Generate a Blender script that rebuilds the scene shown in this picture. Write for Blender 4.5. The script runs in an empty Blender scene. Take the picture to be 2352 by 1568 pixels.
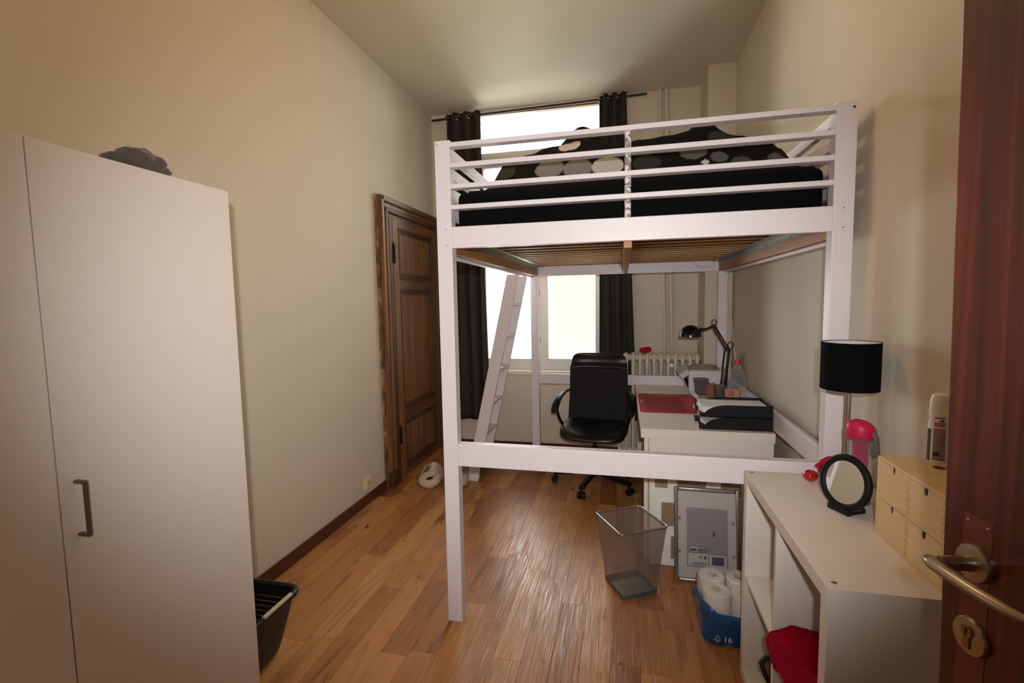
import bpy, math, random
from mathutils import Vector, Matrix, noise
random.seed(7)
sc = bpy.context.scene
COL = sc.collection
PI = math.pi

# ------------------------------------------------------------------ camera
FPX = 1099.78
CAM = Vector((0.7822, -1.9656, 1.4617))
RT = Vector((0.974, 0.22587, -0.01758)); UP = Vector((-0.002, 0.08617, 0.99628)); FW = Vector((-0.22654, 0.97034, -0.08438))
cd = bpy.data.cameras.new('camera'); co = bpy.data.objects.new('camera', cd); COL.objects.link(co)
cd.sensor_fit = 'HORIZONTAL'; cd.sensor_width = 36.0; cd.lens = 36.0 * FPX / 2352.0
cd.clip_start = 0.02; cd.clip_end = 100
co.matrix_world = Matrix(((RT.x, UP.x, -FW.x, CAM.x), (RT.y, UP.y, -FW.y, CAM.y), (RT.z, UP.z, -FW.z, CAM.z), (0, 0, 0, 1)))
sc.camera = co
def ray(u, v):
    return (RT * ((u - 1176) / FPX) - UP * ((v - 784) / FPX) + FW)

# ------------------------------------------------------------------ light, exposure
SKY = 17.5; PENDANT = 12.0; FLASH = 148.0
w = bpy.data.worlds.new('sky'); sc.world = w; w.use_nodes = True
w.node_tree.nodes['Background'].inputs[0].default_value = (1.0, 1.0, 0.99, 1)
w.node_tree.nodes['Background'].inputs[1].default_value = SKY
ld = bpy.data.lights.new('window_portal', 'AREA'); ld.shape = 'RECTANGLE'; ld.size = 1.24; ld.size_y = 2.42; ld.cycles.is_portal = True
lo = bpy.data.objects.new('window_portal', ld); COL.objects.link(lo); lo.location = (-0.005, 2.72, 2.01); lo.rotation_euler = (-PI / 2, 0, 0)
fd = bpy.data.lights.new('camera_flash', 'SPOT'); fd.energy = FLASH; fd.color = (1.0, 0.985, 0.99); fd.spot_size = math.radians(96); fd.spot_blend = 0.9; fd.shadow_soft_size = 0.02
fo = bpy.data.objects.new('camera_flash', fd); COL.objects.link(fo); fo.matrix_world = co.matrix_world.copy(); fo.location = CAM - FW * 0.12 + UP * 0.10 + RT * 0.01
fo.rotation_euler = (co.matrix_world.to_3x3() @ Matrix.Rotation(math.radians(0), 3, 'X')).to_euler(); fo.scale = (1.0, 0.86, 1.0)
vs = sc.view_settings; vs.view_transform = 'Standard'; vs.look = 'None'; vs.gamma = 1.0; vs.use_curve_mapping = False; vs.exposure = 0.0

# ------------------------------------------------------------------ helpers
def lin(c):
    c = c / 255.0
    return c / 12.92 if c <= 0.04045 else ((c + 0.055) / 1.055) ** 2.4
def L3(rgb): return (lin(rgb[0]), lin(rgb[1]), lin(rgb[2]), 1)
MATS = {}
def newmat(name):
    m = bpy.data.materials.new(name); m.use_nodes = True; MATS[name] = m
    return m, m.node_tree.nodes, m.node_tree.links, m.node_tree.nodes['Principled BSDF']
def mat(name, rgb, rough=0.5, metal=0.0, spec=0.5, bump=None, var=None, coat=0.0, sheen=0.0, aniso=None, trans=0.0):
    """rgb sRGB; bump=(scale, strength); var=(scale, amount); aniso = stretch vector for both."""
    m, N, K, b = newmat(name)
    b.inputs['Base Color'].default_value = L3(rgb); b.inputs['Roughness'].default_value = rough
    b.inputs['Metallic'].default_value = metal; b.inputs['Specular IOR Level'].default_value = spec
    b.inputs['Coat Weight'].default_value = coat; b.inputs['Sheen Weight'].default_value = sheen
    b.inputs['Transmission Weight'].default_value = trans
    if bump or var:
        tc = N.new('ShaderNodeTexCoord'); mp = N.new('ShaderNodeMapping'); K.new(tc.outputs['Object'], mp.inputs[0])
        if aniso: mp.inputs['Scale'].default_value = aniso
    if var:
        n = N.new('ShaderNodeTexNoise'); n.inputs['Scale'].default_value = var[0]; n.inputs['Detail'].default_value = 5; K.new(mp.outputs[0], n.inputs['Vector'])
        mx = N.new('ShaderNodeMix'); mx.data_type = 'RGBA'; K.new(n.outputs[0], mx.inputs[0])
        a = [max(0, c * (1 - var[1])) for c in L3(rgb)[:3]]; c2 = [min(1, c * (1 + var[1])) for c in L3(rgb)[:3]]
        mx.inputs[6].default_value = (*a, 1); mx.inputs[7].default_value = (*c2, 1); K.new(mx.outputs[2], b.inputs['Base Color'])
    if bump:
        n2 = N.new('ShaderNodeTexNoise'); n2.inputs['Scale'].default_value = bump[0]; n2.inputs['Detail'].default_value = 4; K.new(mp.outputs[0], n2.inputs['Vector'])
        bn = N.new('ShaderNodeBump'); bn.inputs['Strength'].default_value = bump[1]; bn.inputs['Distance'].default_value = 0.01
        K.new(n2.outputs[0], bn.inputs['Height']); K.new(bn.outputs[0], b.inputs['Normal'])
    return m
def ramp(N, stops):
    r = N.new('ShaderNodeValToRGB'); e = r.color_ramp.elements
    while len(e) < len(stops): e.new(0.5)
    for i, (p, c) in enumerate(stops): e[i].position = p; e[i].color = L3(c)
    return r
def wood(name, stops, scale=(30, 30, 1.6), rough=0.45, detail=8, bump=0.15, distort=0.6, coat=0.0, spec=0.5):
    m, N, K, b = newmat(name)
    tc = N.new('ShaderNodeTexCoord'); mp = N.new('ShaderNodeMapping'); mp.inputs['Scale'].default_value = scale; K.new(tc.outputs['Object'], mp.inputs[0])
    n = N.new('ShaderNodeTexNoise'); n.inputs['Scale'].default_value = 1.0; n.inputs['Detail'].default_value = detail; n.inputs['Distortion'].default_value = distort; K.new(mp.outputs[0], n.inputs['Vector'])
    r = ramp(N, stops); K.new(n.outputs[0], r.inputs[0]); K.new(r.outputs[0], b.inputs['Base Color'])
    bn = N.new('ShaderNodeBump'); bn.inputs['Strength'].default_value = bump; bn.inputs['Distance'].default_value = 0.004; K.new(n.outputs[0], bn.inputs['Height']); K.new(bn.outputs[0], b.inputs['Normal'])
    b.inputs['Roughness'].default_value = rough; b.inputs['Coat Weight'].default_value = coat; b.inputs['Specular IOR Level'].default_value = spec
    return m

class MB:
    def __init__(s): s.v = []; s.f = []
    def add(s, vs, fs):
        o = len(s.v); s.v += [Vector(x) for x in vs]; s.f += [tuple(i + o for i in f) for f in fs]; return s
    def box(s, x0, x1, y0, y1, z0, z1):
        return s.add([(x0, y0, z0), (x1, y0, z0), (x1, y1, z0), (x0, y1, z0), (x0, y0, z1), (x1, y0, z1), (x1, y1, z1), (x0, y1, z1)],
                     [(3, 2, 1, 0), (4, 5, 6, 7), (0, 1, 5, 4), (1, 2, 6, 5), (2, 3, 7, 6), (3, 0, 4, 7)])
    def obox(s, c, a, b, d):
        c, a, b, d = map(Vector, (c, a, b, d)); P = []
        for k in (-1, 1):
            for i, j in ((-1, -1), (1, -1), (1, 1), (-1, 1)): P.append(c + a * i + b * j + d * k)
        return s.add(P, [(3, 2, 1, 0), (4, 5, 6, 7), (0, 1, 5, 4), (1, 2, 6, 5), (2, 3, 7, 6), (3, 0, 4, 7)])
    def cyl(s, p0, p1, r0, r1=None, n=16, cap=True):
        return s.tube([p0, p1], [r0, r0 if r1 is None else r1], n, cap=cap)
    def tube(s, pts, r, n=8, closed=False, cap=True, flat=1.0, ref=None):
        P = [Vector(p) for p in pts]; m = len(P)
        rs = r if isinstance(r, (list, tuple)) else [r] * m
        T = []
        for i in range(m):
            if closed: t = P[(i + 1) % m] - P[i - 1]
            else: t = P[min(i + 1, m - 1)] - P[max(i - 1, 0)]
            T.append(t.normalized())
        a = Vector(ref) if ref else (Vector((0, 0, 1)) if abs(T[0].z) < 0.9 else Vector((1, 0, 0)))
        vs = []
        for i in range(m):
            a = (a - T[i] * a.dot(T[i])).normalized(); b = T[i].cross(a)
            for k in range(n):
                q = 2 * PI * k / n; vs.append(P[i] + (a * math.cos(q) * flat + b * math.sin(q)) * rs[i])
        fs = []
        for i in range(m if closed else m - 1):
            j = (i + 1) % m
            for k in range(n): fs.append((i * n + k, j * n + k, j * n + (k + 1) % n, i * n + (k + 1) % n))
        if cap and not closed: fs += [tuple(range(n)), tuple(reversed(range((m - 1) * n, m * n)))]
        fs = [tuple(reversed(f)) for f in fs]
        return s.add(vs, fs)
    def lathe(s, prof, c=(0, 0, 0), n=24, axis=None, sq=None, nocap=False):
        c = Vector(c); vs = []; fs = []
        if axis: ax = Vector(axis).normalized(); u = ax.orthogonal().normalized(); w_ = ax.cross(u)
        else: ax = Vector((0, 0, 1)); u = Vector((1, 0, 0)); w_ = Vector((0, 1, 0))
        for r, z in prof:
            for k in range(n):
                q = 2 * PI * k / n; rr = r
                if sq: rr = r / (abs(math.cos(q)) ** sq + abs(math.sin(q)) ** sq) ** (1 / sq)
                vs.append(c + ax * z + (u * math.cos(q) + w_ * math.sin(q)) * rr)
        for i in range(len(prof) - 1):
            for k in range(n): fs.append((i * n + k, i * n + (k + 1) % n, (i + 1) * n + (k + 1) % n, (i + 1) * n + k))
        if prof[0] == prof[-1] or nocap: return s.add(vs, fs)
        if prof[0][0] > 1e-6: fs.append(tuple(reversed(range(n))))
        if prof[-1][0] > 1e-6: fs.append(tuple(range((len(prof) - 1) * n, len(prof) * n)))
        return s.add(vs, fs)
    def sph(s, c, rx, ry=None, rz=None, nu=18, nv=12, fn=None, rot=None):
        ry = rx if ry is None else ry; rz = rx if rz is None else rz; c = Vector(c); vs = []
        for j in range(nv + 1):
            t = PI * j / nv
            for i in range(nu):
                q = 2 * PI * i / nu; d = Vector((math.sin(t) * math.cos(q), math.sin(t) * math.sin(q), math.cos(t)))
                k = fn(d) if fn else 1.0; p = Vector((d.x * rx * k, d.y * ry * k, d.z * rz * k))
                if rot: p = rot @ p
                vs.append(c + p)
        fs = []
        for j in range(nv):
            for i in range(nu): fs.append((j * nu + i, (j + 1) * nu + i, (j + 1) * nu + (i + 1) % nu, j * nu + (i + 1) % nu))
        return s.add(vs, fs)
    def prism(s, poly, lift):
        lift = Vector(lift); n = len(poly); P = [Vector(p) for p in poly]
        nr = sum(((P[i] - P[0]).cross(P[(i + 1) % n] - P[0]) for i in range(n)), Vector())
        if nr.dot(lift) < 0: P.reverse()
        return s.add(P + [q + lift for q in P], [tuple(reversed(range(n))), tuple(range(n, 2 * n))] + [(i, (i + 1) % n, n + (i + 1) % n, n + i) for i in range(n)])
    def grid(s, nu, nv, fn):
        vs = [fn(i / nu, j / nv) for j in range(nv + 1) for i in range(nu + 1)]
        return s.add(vs, [(j * (nu + 1) + i, j * (nu + 1) + i + 1, (j + 1) * (nu + 1) + i + 1, (j + 1) * (nu + 1) + i) for j in range(nv) for i in range(nu)])
    def build(s, name, m, parent=None, smooth=False, bevel=0, seg=2, sub=0, solid=0, local=False, ang=40):
        V = s.v
        if parent is not None: off = Vector((0, 0, 0)) if local else OFF[parent.name]
        elif local: off = Vector((0, 0, 0))
        else:
            off = Vector(((min(p.x for p in V) + max(p.x for p in V)) / 2, (min(p.y for p in V) + max(p.y for p in V)) / 2, min(p.z for p in V)))
        me = bpy.data.meshes.new(name); me.from_pydata([tuple(p - off) for p in V], [], s.f); me.update()
        o = bpy.data.objects.new(name, me); COL.objects.link(o)
        for mm in (m if isinstance(m, (list, tuple)) else [m]): me.materials.append(MATS[mm] if isinstance(mm, str) else mm)
        if parent is not None: o.parent = parent
        else: o.location = off
        OFF[o.name] = off if parent is None or not local else Vector((0, 0, 0))
        if smooth:
            me.shade_smooth(); me.set_sharp_from_angle(angle=math.radians(ang))
        if solid:
            md = o.modifiers.new('solid', 'SOLIDIFY'); md.thickness = solid; md.offset = 0
        if bevel:
            md = o.modifiers.new('bevel', 'BEVEL'); md.width = bevel; md.segments = seg; md.limit_method = 'ANGLE'; md.harden_normals = False
        if sub:
            md = o.modifiers.new('sub', 'SUBSURF'); md.levels = sub; md.render_levels = sub
        return o
OFF = {}
def B(*a): return MB().box(*a)
def thing(name, loc, label, cat, group=None, rz=0):
    o = bpy.data.objects.new(name, None); COL.objects.link(o); o.location = loc; o.rotation_euler = (0, 0, rz)
    o.empty_display_size = 0.1; OFF[o.name] = Vector(loc)
    return tag(o, label, cat, group)
def tag(o, label, cat, group=None):
    o['label'] = label; o['category'] = cat
    if group: o['group'] = group
    return o
def struct(o, label, cat):
    o['kind'] = 'structure'; o['label'] = label; o['category'] = cat; return o
def part(o, label): o['label'] = label; return o
def textmesh(txt, size):
    cu = bpy.data.curves.new('t', 'FONT'); cu.body = txt; cu.size = size; cu.align_x = 'CENTER'; cu.align_y = 'CENTER'; cu.resolution_u = 3
    ob = bpy.data.objects.new('t', cu); COL.objects.link(ob); dg = bpy.context.evaluated_depsgraph_get()
    me = bpy.data.meshes.new_from_object(ob.evaluated_get(dg)); r = ([v.co.copy() for v in me.vertices], [tuple(q.vertices) for q in me.polygons])
    bpy.data.objects.remove(ob); bpy.data.curves.remove(cu); bpy.data.meshes.remove(me); return r
def sstep(a, b, x):
    t = min(1, max(0, (x - a) / (b - a))); return t * t * (3 - 2 * t)
def bez(pts, n):
    out = []
    for k in range(n + 1):
        t = k / n; q = [Vector(p) for p in pts]
        while len(q) > 1: q = [q[i].lerp(q[i + 1], t) for i in range(len(q) - 1)]
        out.append(q[0])
    return out

# ------------------------------------------------------------------ materials
mat('wall_paint', (214, 203, 184), 0.75, spec=0.25, bump=(160, 0.05), var=(3, 0.025))
mat('ceiling_paint', (218, 209, 188), 0.8, spec=0.2, bump=(90, 0.05))
mat('hall_paint', (214, 202, 184), 0.8)
mat('skirting', (82, 38, 24), 0.35, var=(14, 0.25), aniso=(8, 1, 8))
mat('bed_white', (228, 219, 221), 0.42, bump=(40, 0.03), var=(6, 0.03), aniso=(6, 6, 1.2))
mat('bed_scuffed', (222, 214, 214), 0.45)
mat('bolt_steel', (196, 190, 188), 0.35, metal=0.6)
mat('dark_hole', (40, 34, 32), 0.6)
mat('melamine', (232, 222, 212), 0.38, spec=0.4, bump=(220, 0.02))
mat('melamine_edge', (236, 226, 212), 0.35)
mat('wardrobe_white', (230, 219, 208), 0.42, spec=0.4, bump=(300, 0.03))
mat('alu_handle', (120, 108, 98), 0.4, metal=0.8)
mat('black_plastic', (12, 12, 12), 0.38, spec=0.4)
mat('black_matte', (9, 9, 10), 0.6, spec=0.3)
mat('black_leather', (18, 18, 19), 0.33, spec=0.55, bump=(120, 0.12))
mat('black_mesh_cloth', (12, 12, 13), 0.75, bump=(400, 0.3))
mat('black_cotton', (8, 8, 9), 0.9, spec=0.1, bump=(350, 0.15))
mat('curtain_cloth', (58, 54, 50), 0.85, spec=0.15, bump=(500, 0.15))
mat('rod_black', (18, 17, 17), 0.45)
mat('chrome', (205, 203, 200), 0.18, metal=1.0)
mat('nickel', (178, 164, 144), 0.32, metal=1.0)
mat('steel_angle', (128, 126, 120), 0.38, metal=0.7)
mat('silver_frame', (168, 160, 152), 0.3, metal=0.85)
mat('pvc_white', (236, 232, 224), 0.3, spec=0.5)
mat('stone_sill', (232, 222, 200), 0.4)
mat('radiator_cream', (226, 212, 192), 0.3, spec=0.5)
mat('pipe_cream', (214, 201, 180), 0.45)
mat('paper', (236, 226, 220), 0.7)
mat('paper_grey', (176, 168, 170), 0.6)
mat('mat_red', (184, 14, 34), 0.38, spec=0.25)
mat('mat_red_inset', (150, 14, 22), 0.45, spec=0.2)
mat('fuchsia', (196, 14, 70), 0.45)
mat('fuchsia_cloth', (186, 8, 56), 0.8, spec=0.2, bump=(180, 0.5))
mat('towel_red', (166, 6, 42), 0.95, spec=0.1, bump=(260, 0.8), var=(30, 0.25))
mat('red_gloss', (170, 8, 22), 0.12, coat=0.6)
mat('red_cap', (204, 20, 24), 0.35)
mat('grey_strap', (98, 92, 84), 0.6)
mat('printer_white', (226, 218, 216), 0.4)
mat('printer_grey', (196, 194, 188), 0.45)
mat('cable_beige', (168, 152, 124), 0.5)
mat('cable_white', (226, 214, 196), 0.45)
mat('teddy', (164, 98, 48), 0.9, bump=(200, 0.8), sheen=0.3)
mat('plush_grey', (92, 82, 72), 0.9, bump=(90, 0.9), var=(22, 0.3), sheen=0.3)
mat('slipper_fur', (226, 198, 166), 0.95, bump=(160, 1.0), var=(60, 0.35), sheen=0.3)
mat('slipper_ear', (160, 136, 124), 0.9, bump=(200, 0.5), sheen=0.3)
mat('slipper_lining_shade', (52, 46, 46), 0.9)
mat('slipper_sole', (70, 60, 54), 0.8)
mat('lamp_black', (14, 14, 14), 0.16, spec=0.6)
mat('lamp_inside', (180, 168, 130), 0.6)
mat('shade_cloth', (7, 7, 8), 0.9, spec=0.1, bump=(500, 0.1))
mat('shade_lining', (200, 198, 200), 0.6)
mat('birch', (222, 190, 140), 0.55, var=(9, 0.12), bump=(60, 0.05), aniso=(1, 1, 4))
mat('birch_dark', (212, 178, 126), 0.6, var=(12, 0.12))
mat('cork', (176, 130, 78), 0.7)
mat('brass', (150, 126, 82), 0.3, metal=0.9)
mat('deo_white', (238, 232, 222), 0.35)
mat('deo_dark', (30, 36, 42), 0.4)
mat('print_pink', (176, 120, 128), 0.5)
mat('print_grey', (138, 132, 126), 0.5)
mat('print_dark', (52, 50, 58), 0.5)
mat('print_white', (232, 228, 228), 0.5)
mat('print_teal', (44, 116, 132), 0.5)
mat('sea_photo', (66, 68, 92), 0.4, var=(5, 0.4), aniso=(1, 1, 9))
mat('film_blue', (14, 74, 126), 0.22, spec=0.6, bump=(28, 0.4), var=(12, 0.35))
mat('roll_paper', (236, 228, 220), 0.85, bump=(120, 0.2))
mat('roll_core', (196, 172, 150), 0.8)
mat('bin_base', (96, 112, 112), 0.4, metal=0.4)
mat('string_green', (60, 130, 104), 0.5)
mat('tray_rim', (26, 25, 26), 0.5)
mat('tray_wood', (120, 92, 58), 0.6)
mat('card', (206, 190, 160), 0.6)
mat('carton_orange', (214, 150, 100), 0.6)
mat('lace_print', (120, 160, 190), 0.6, var=(40, 0.6))
mat('beige_tab', (196, 182, 150), 0.5)
mat('outlet', (228, 212, 176), 0.4)
mat('facade_cream', (115, 104, 77), 0.9)
mat('bulb_glass', (250, 240, 220), 0.3)
mat('filler', (236, 226, 208), 0.8)
mat('ghost_plate', (104, 46, 26), 0.28, coat=0.2)
wood('slat_wood', [(0.3, (166, 116, 66)), (0.7, (206, 158, 102))], (1.5, 40, 30), 0.6)
wood('beam_wood', [(0.3, (150, 98, 52)), (0.7, (186, 128, 72))], (20, 1.5, 20), 0.55)
wood('old_oak', [(0.2, (74, 44, 24)), (0.5, (122, 80, 46)), (0.85, (160, 114, 68))], (26, 26, 1.4), 0.5, bump=0.3)
wood('old_oak_light', [(0.2, (90, 58, 28)), (0.6, (140, 92, 46)), (0.9, (168, 118, 64))], (30, 30, 1.2), 0.5, bump=0.25)
wood('old_oak_dark', [(0.2, (48, 28, 18)), (0.6, (86, 56, 34)), (0.9, (112, 78, 50))], (26, 26, 1.6), 0.55, bump=0.4)
wood('old_oak_flat', [(0.2, (66, 38, 20)), (0.6, (116, 76, 42)), (0.9, (146, 102, 58))], (26, 2, 26), 0.5, bump=0.25)
wood('worn_edge', [(0.3, (80, 54, 34)), (0.55, (132, 100, 66)), (0.62, (176, 150, 112)), (0.8, (92, 62, 38))], (20, 20, 9), 0.8, bump=0.8)
wood('mahogany', [(0.25, (44, 13, 7)), (0.5, (78, 25, 12)), (0.8, (118, 46, 20))], (34, 34, 1.0), 0.28, bump=0.05, coat=0.25, distort=1.2)
wood('lintel_wood', [(0.3, (120, 76, 42)), (0.7, (176, 126, 76))], (2, 30, 30), 0.5)

def m_glass():
    m, N, K, b = newmat('window_glass'); N.remove(b); out = N['Material Output']
    t = N.new('ShaderNodeBsdfTransparent'); t.inputs[0].default_value = (0.96, 0.98, 0.97, 1); g = N.new('ShaderNodeBsdfGlossy'); g.inputs['Roughness'].default_value = 0.02
    f = N.new('ShaderNodeFresnel'); f.inputs[0].default_value = 1.45; mx = N.new('ShaderNodeMixShader')
    K.new(f.outputs[0], mx.inputs[0]); K.new(t.outputs[0], mx.inputs[1]); K.new(g.outputs[0], mx.inputs[2]); K.new(mx.outputs[0], out.inputs[0])
m_glass()
def m_clear(name, tint, glossw=0.12, body=0.08, col=(255, 255, 255)):
    m, N, K, b = newmat(name); out = N['Material Output']; b.inputs['Base Color'].default_value = L3(col); b.inputs['Roughness'].default_value = 0.12
    t = N.new('ShaderNodeBsdfTransparent'); t.inputs[0].default_value = L3(tint)
    f = N.new('ShaderNodeLayerWeight'); f.inputs[0].default_value = 0.35
    mp = N.new('ShaderNodeMapRange'); mp.inputs['To Min'].default_value = body; mp.inputs['To Max'].default_value = min(1, body + glossw * 4); K.new(f.outputs['Facing'], mp.inputs[0])
    mx = N.new('ShaderNodeMixShader'); K.new(mp.outputs[0], mx.inputs[0]); K.new(t.outputs[0], mx.inputs[1]); K.new(b.outputs[0], mx.inputs[2]); K.new(mx.outputs[0], out.inputs[0])
m_clear('clear_plastic', (246, 248, 248), 0.07, 0.03); m_clear('picture_glass', (240, 240, 240), 0.03, 0.03); m_clear('film_clear', (246, 244, 240), 0.14, 0.14)
m_clear('smoke_plastic', (190, 182, 186), 0.08, 0.3, (150, 140, 144)); m_clear('pink_plastic', (230, 120, 160), 0.1, 0.55, (200, 60, 110))
def m_mirror():
    m, N, K, b = newmat('mirror_glass'); b.inputs['Base Color'].default_value = (0.86, 0.86, 0.84, 1); b.inputs['Metallic'].default_value = 1; b.inputs['Roughness'].default_value = 0.01
m_mirror()
def m_wire(name, period, open_w, rgb):
    """woven wire: real see-through holes, u = x + y, v = z in object space"""
    m, N, K, b = newmat(name); out = N['Material Output']; b.inputs['Base Color'].default_value = L3(rgb); b.inputs['Metallic'].default_value = 0.7; b.inputs['Roughness'].default_value = 0.45
    tc = N.new('ShaderNodeTexCoord'); sx = N.new('ShaderNodeSeparateXYZ'); K.new(tc.outputs['Object'], sx.inputs[0])
    ad = N.new('ShaderNodeMath'); K.new(sx.outputs[0], ad.inputs[0]); K.new(sx.outputs[1], ad.inputs[1])
    def tri(src):
        d = N.new('ShaderNodeMath'); d.operation = 'DIVIDE'; K.new(src, d.inputs[0]); d.inputs[1].default_value = period
        f = N.new('ShaderNodeMath'); f.operation = 'FRACT'; K.new(d.outputs[0], f.inputs[0])
        l = N.new('ShaderNodeMath'); l.operation = 'LESS_THAN'; K.new(f.outputs[0], l.inputs[0]); l.inputs[1].default_value = open_w; return l
    a, c = tri(ad.outputs[0]), tri(sx.outputs[2])
    mu = N.new('ShaderNodeMath'); mu.operation = 'MULTIPLY'; K.new(a.outputs[0], mu.inputs[0]); K.new(c.outputs[0], mu.inputs[1])
    t = N.new('ShaderNodeBsdfTransparent'); mx = N.new('ShaderNodeMixShader'); K.new(mu.outputs[0], mx.inputs[0]); K.new(b.outputs[0], mx.inputs[1]); K.new(t.outputs[0], mx.inputs[2]); K.new(mx.outputs[0], out.inputs[0])
m_wire('wire_mesh', 0.0034, 0.74, (176, 166, 160)); m_wire('wire_fine', 0.003, 0.55, (110, 100, 102))
def m_perf():
    m, N, K, b = newmat('basket_perforated'); out = N['Material Output']; b.inputs['Base Color'].default_value = L3((17, 16, 18)); b.inputs['Roughness'].default_value = 0.45
    tc = N.new('ShaderNodeTexCoord'); sx = N.new('ShaderNodeSeparateXYZ'); K.new(tc.outputs['Object'], sx.inputs[0])
    ad = N.new('ShaderNodeMath'); K.new(sx.outputs[0], ad.inputs[0]); K.new(sx.outputs[1], ad.inputs[1])
    def win(src, per, wd):
        d = N.new('ShaderNodeMath'); d.operation = 'DIVIDE'; K.new(src, d.inputs[0]); d.inputs[1].default_value = per
        f = N.new('ShaderNodeMath'); f.operation = 'FRACT'; K.new(d.outputs[0], f.inputs[0])
        l = N.new('ShaderNodeMath'); l.operation = 'LESS_THAN'; K.new(f.outputs[0], l.inputs[0]); l.inputs[1].default_value = wd; return l
    a, c = win(ad.outputs[0], 0.0105, 0.5), win(sx.outputs[2], 0.021, 0.16)
    mu = N.new('ShaderNodeMath'); mu.operation = 'MULTIPLY'; K.new(a.outputs[0], mu.inputs[0]); K.new(c.outputs[0], mu.inputs[1])
    g = N.new('ShaderNodeMath'); g.operation = 'GREATER_THAN'; K.new(sx.outputs[2], g.inputs[0]); g.inputs[1].default_value = 0.07
    l2 = N.new('ShaderNodeMath'); l2.operation = 'LESS_THAN'; K.new(sx.outputs[2], l2.inputs[0]); l2.inputs[1].default_value = 0.225
    m2 = N.new('ShaderNodeMath'); m2.operation = 'MULTIPLY'; K.new(g.outputs[0], m2.inputs[0]); K.new(l2.outputs[0], m2.inputs[1])
    m3 = N.new('ShaderNodeMath'); m3.operation = 'MULTIPLY'; K.new(m2.outputs[0], m3.inputs[0]); K.new(mu.outputs[0], m3.inputs[1])
    t = N.new('ShaderNodeBsdfTransparent'); mx = N.new('ShaderNodeMixShader'); K.new(m3.outputs[0], mx.inputs[0]); K.new(b.outputs[0], mx.inputs[1]); K.new(t.outputs[0], mx.inputs[2]); K.new(mx.outputs[0], out.inputs[0])
m_perf()
def m_plank():
    m, N, K, b = newmat('oak_laminate')
    tc = N.new('ShaderNodeTexCoord'); oi = N.new('ShaderNodeObjectInfo')
    sc1 = N.new('ShaderNodeVectorMath'); sc1.operation = 'SCALE'; cb = N.new('ShaderNodeCombineXYZ')
    for i, k in enumerate((37.0, 91.0, 53.0)):
        mm = N.new('ShaderNodeMath'); mm.operation = 'MULTIPLY'; K.new(oi.outputs['Random'], mm.inputs[0]); mm.inputs[1].default_value = k; K.new(mm.outputs[0], cb.inputs[i])
    ad = N.new('ShaderNodeVectorMath'); ad.operation = 'ADD'; K.new(tc.outputs['Object'], ad.inputs[0]); K.new(cb.outputs[0], ad.inputs[1])
    def nz(scale, detail, dist=0.0):
        mp = N.new('ShaderNodeMapping'); mp.inputs['Scale'].default_value = scale; K.new(ad.outputs[0], mp.inputs[0])
        n = N.new('ShaderNodeTexNoise'); n.inputs['Scale'].default_value = 1; n.inputs['Detail'].default_value = detail; n.inputs['Distortion'].default_value = dist; K.new(mp.outputs[0], n.inputs['Vector']); return n
    base = ramp(N, [(0.0, (156, 98, 52)), (0.2, (200, 140, 80)), (0.42, (176, 114, 62)), (0.68, (212, 154, 94)), (0.85, (188, 126, 70)), (1.0, (150, 94, 52))]); base.color_ramp.interpolation = 'LINEAR'
    K.new(oi.outputs['Random'], base.inputs[0])
    big = nz((9, 1.6, 1), 5, 1.0); r1 = ramp(N, [(0.25, (140, 116, 98)), (0.48, (255, 255, 255)), (0.8, (255, 246, 232))]); K.new(big.outputs[0], r1.inputs[0])
    m1 = N.new('ShaderNodeMix'); m1.data_type = 'RGBA'; m1.blend_type = 'MULTIPLY'; m1.inputs[0].default_value = 0.75; K.new(base.outputs[0], m1.inputs[6]); K.new(r1.outputs[0], m1.inputs[7])
    fine = nz((110, 3.5, 1), 4, 0.3); r2 = ramp(N, [(0.3, (176, 160, 146)), (0.6, (255, 255, 255))]); K.new(fine.outputs[0], r2.inputs[0])
    m2 = N.new('ShaderNodeMix'); m2.data_type = 'RGBA'; m2.blend_type = 'MULTIPLY'; m2.inputs[0].default_value = 0.38; K.new(m1.outputs[2], m2.inputs[6]); K.new(r2.outputs[0], m2.inputs[7])
    kn = nz((13, 5, 1), 2, 0.6); r3 = ramp(N, [(0.70, (255, 255, 255)), (0.78, (92, 66, 54))]); K.new(kn.outputs[0], r3.inputs[0])
    m3 = N.new('ShaderNodeMix'); m3.data_type = 'RGBA'; m3.blend_type = 'MULTIPLY'; m3.inputs[0].default_value = 0.8; K.new(m2.outputs[2], m3.inputs[6]); K.new(r3.outputs[0], m3.inputs[7])
    K.new(m3.outputs[2], b.inputs['Base Color'])
    gr = nz((160, 5, 1), 3, 0.8); rr = N.new('ShaderNodeMapRange'); K.new(gr.outputs[0], rr.inputs[0]); rr.inputs['From Min'].default_value = 0.35; rr.inputs['From Max'].default_value = 0.65; rr.inputs['To Min'].default_value = 0.24; rr.inputs['To Max'].default_value = 0.52
    K.new(rr.outputs[0], b.inputs['Roughness'])
    bn = N.new('ShaderNodeBump'); bn.inputs['Strength'].default_value = 0.6; bn.inputs['Distance'].default_value = 0.002; K.new(gr.outputs[0], bn.inputs['Height']); K.new(bn.outputs[0], b.inputs['Normal'])
    b.inputs['Specular IOR Level'].default_value = 0.45
m_plank()
def m_scuff():
    m, N, K, b = newmat('scuffed_dowel'); tc = N.new('ShaderNodeTexCoord'); n = N.new('ShaderNodeTexNoise'); n.inputs['Scale'].default_value = 26; n.inputs['Detail'].default_value = 3; n.inputs['Distortion'].default_value = 1.5; K.new(tc.outputs['Object'], n.inputs['Vector'])
    r = ramp(N, [(0.50, (226, 218, 218)), (0.53, (110, 96, 90)), (0.60, (150, 140, 136))]); K.new(n.outputs[0], r.inputs[0]); K.new(r.outputs[0], b.inputs['Base Color']); b.inputs['Roughness'].default_value = 0.4
m_scuff()
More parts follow.
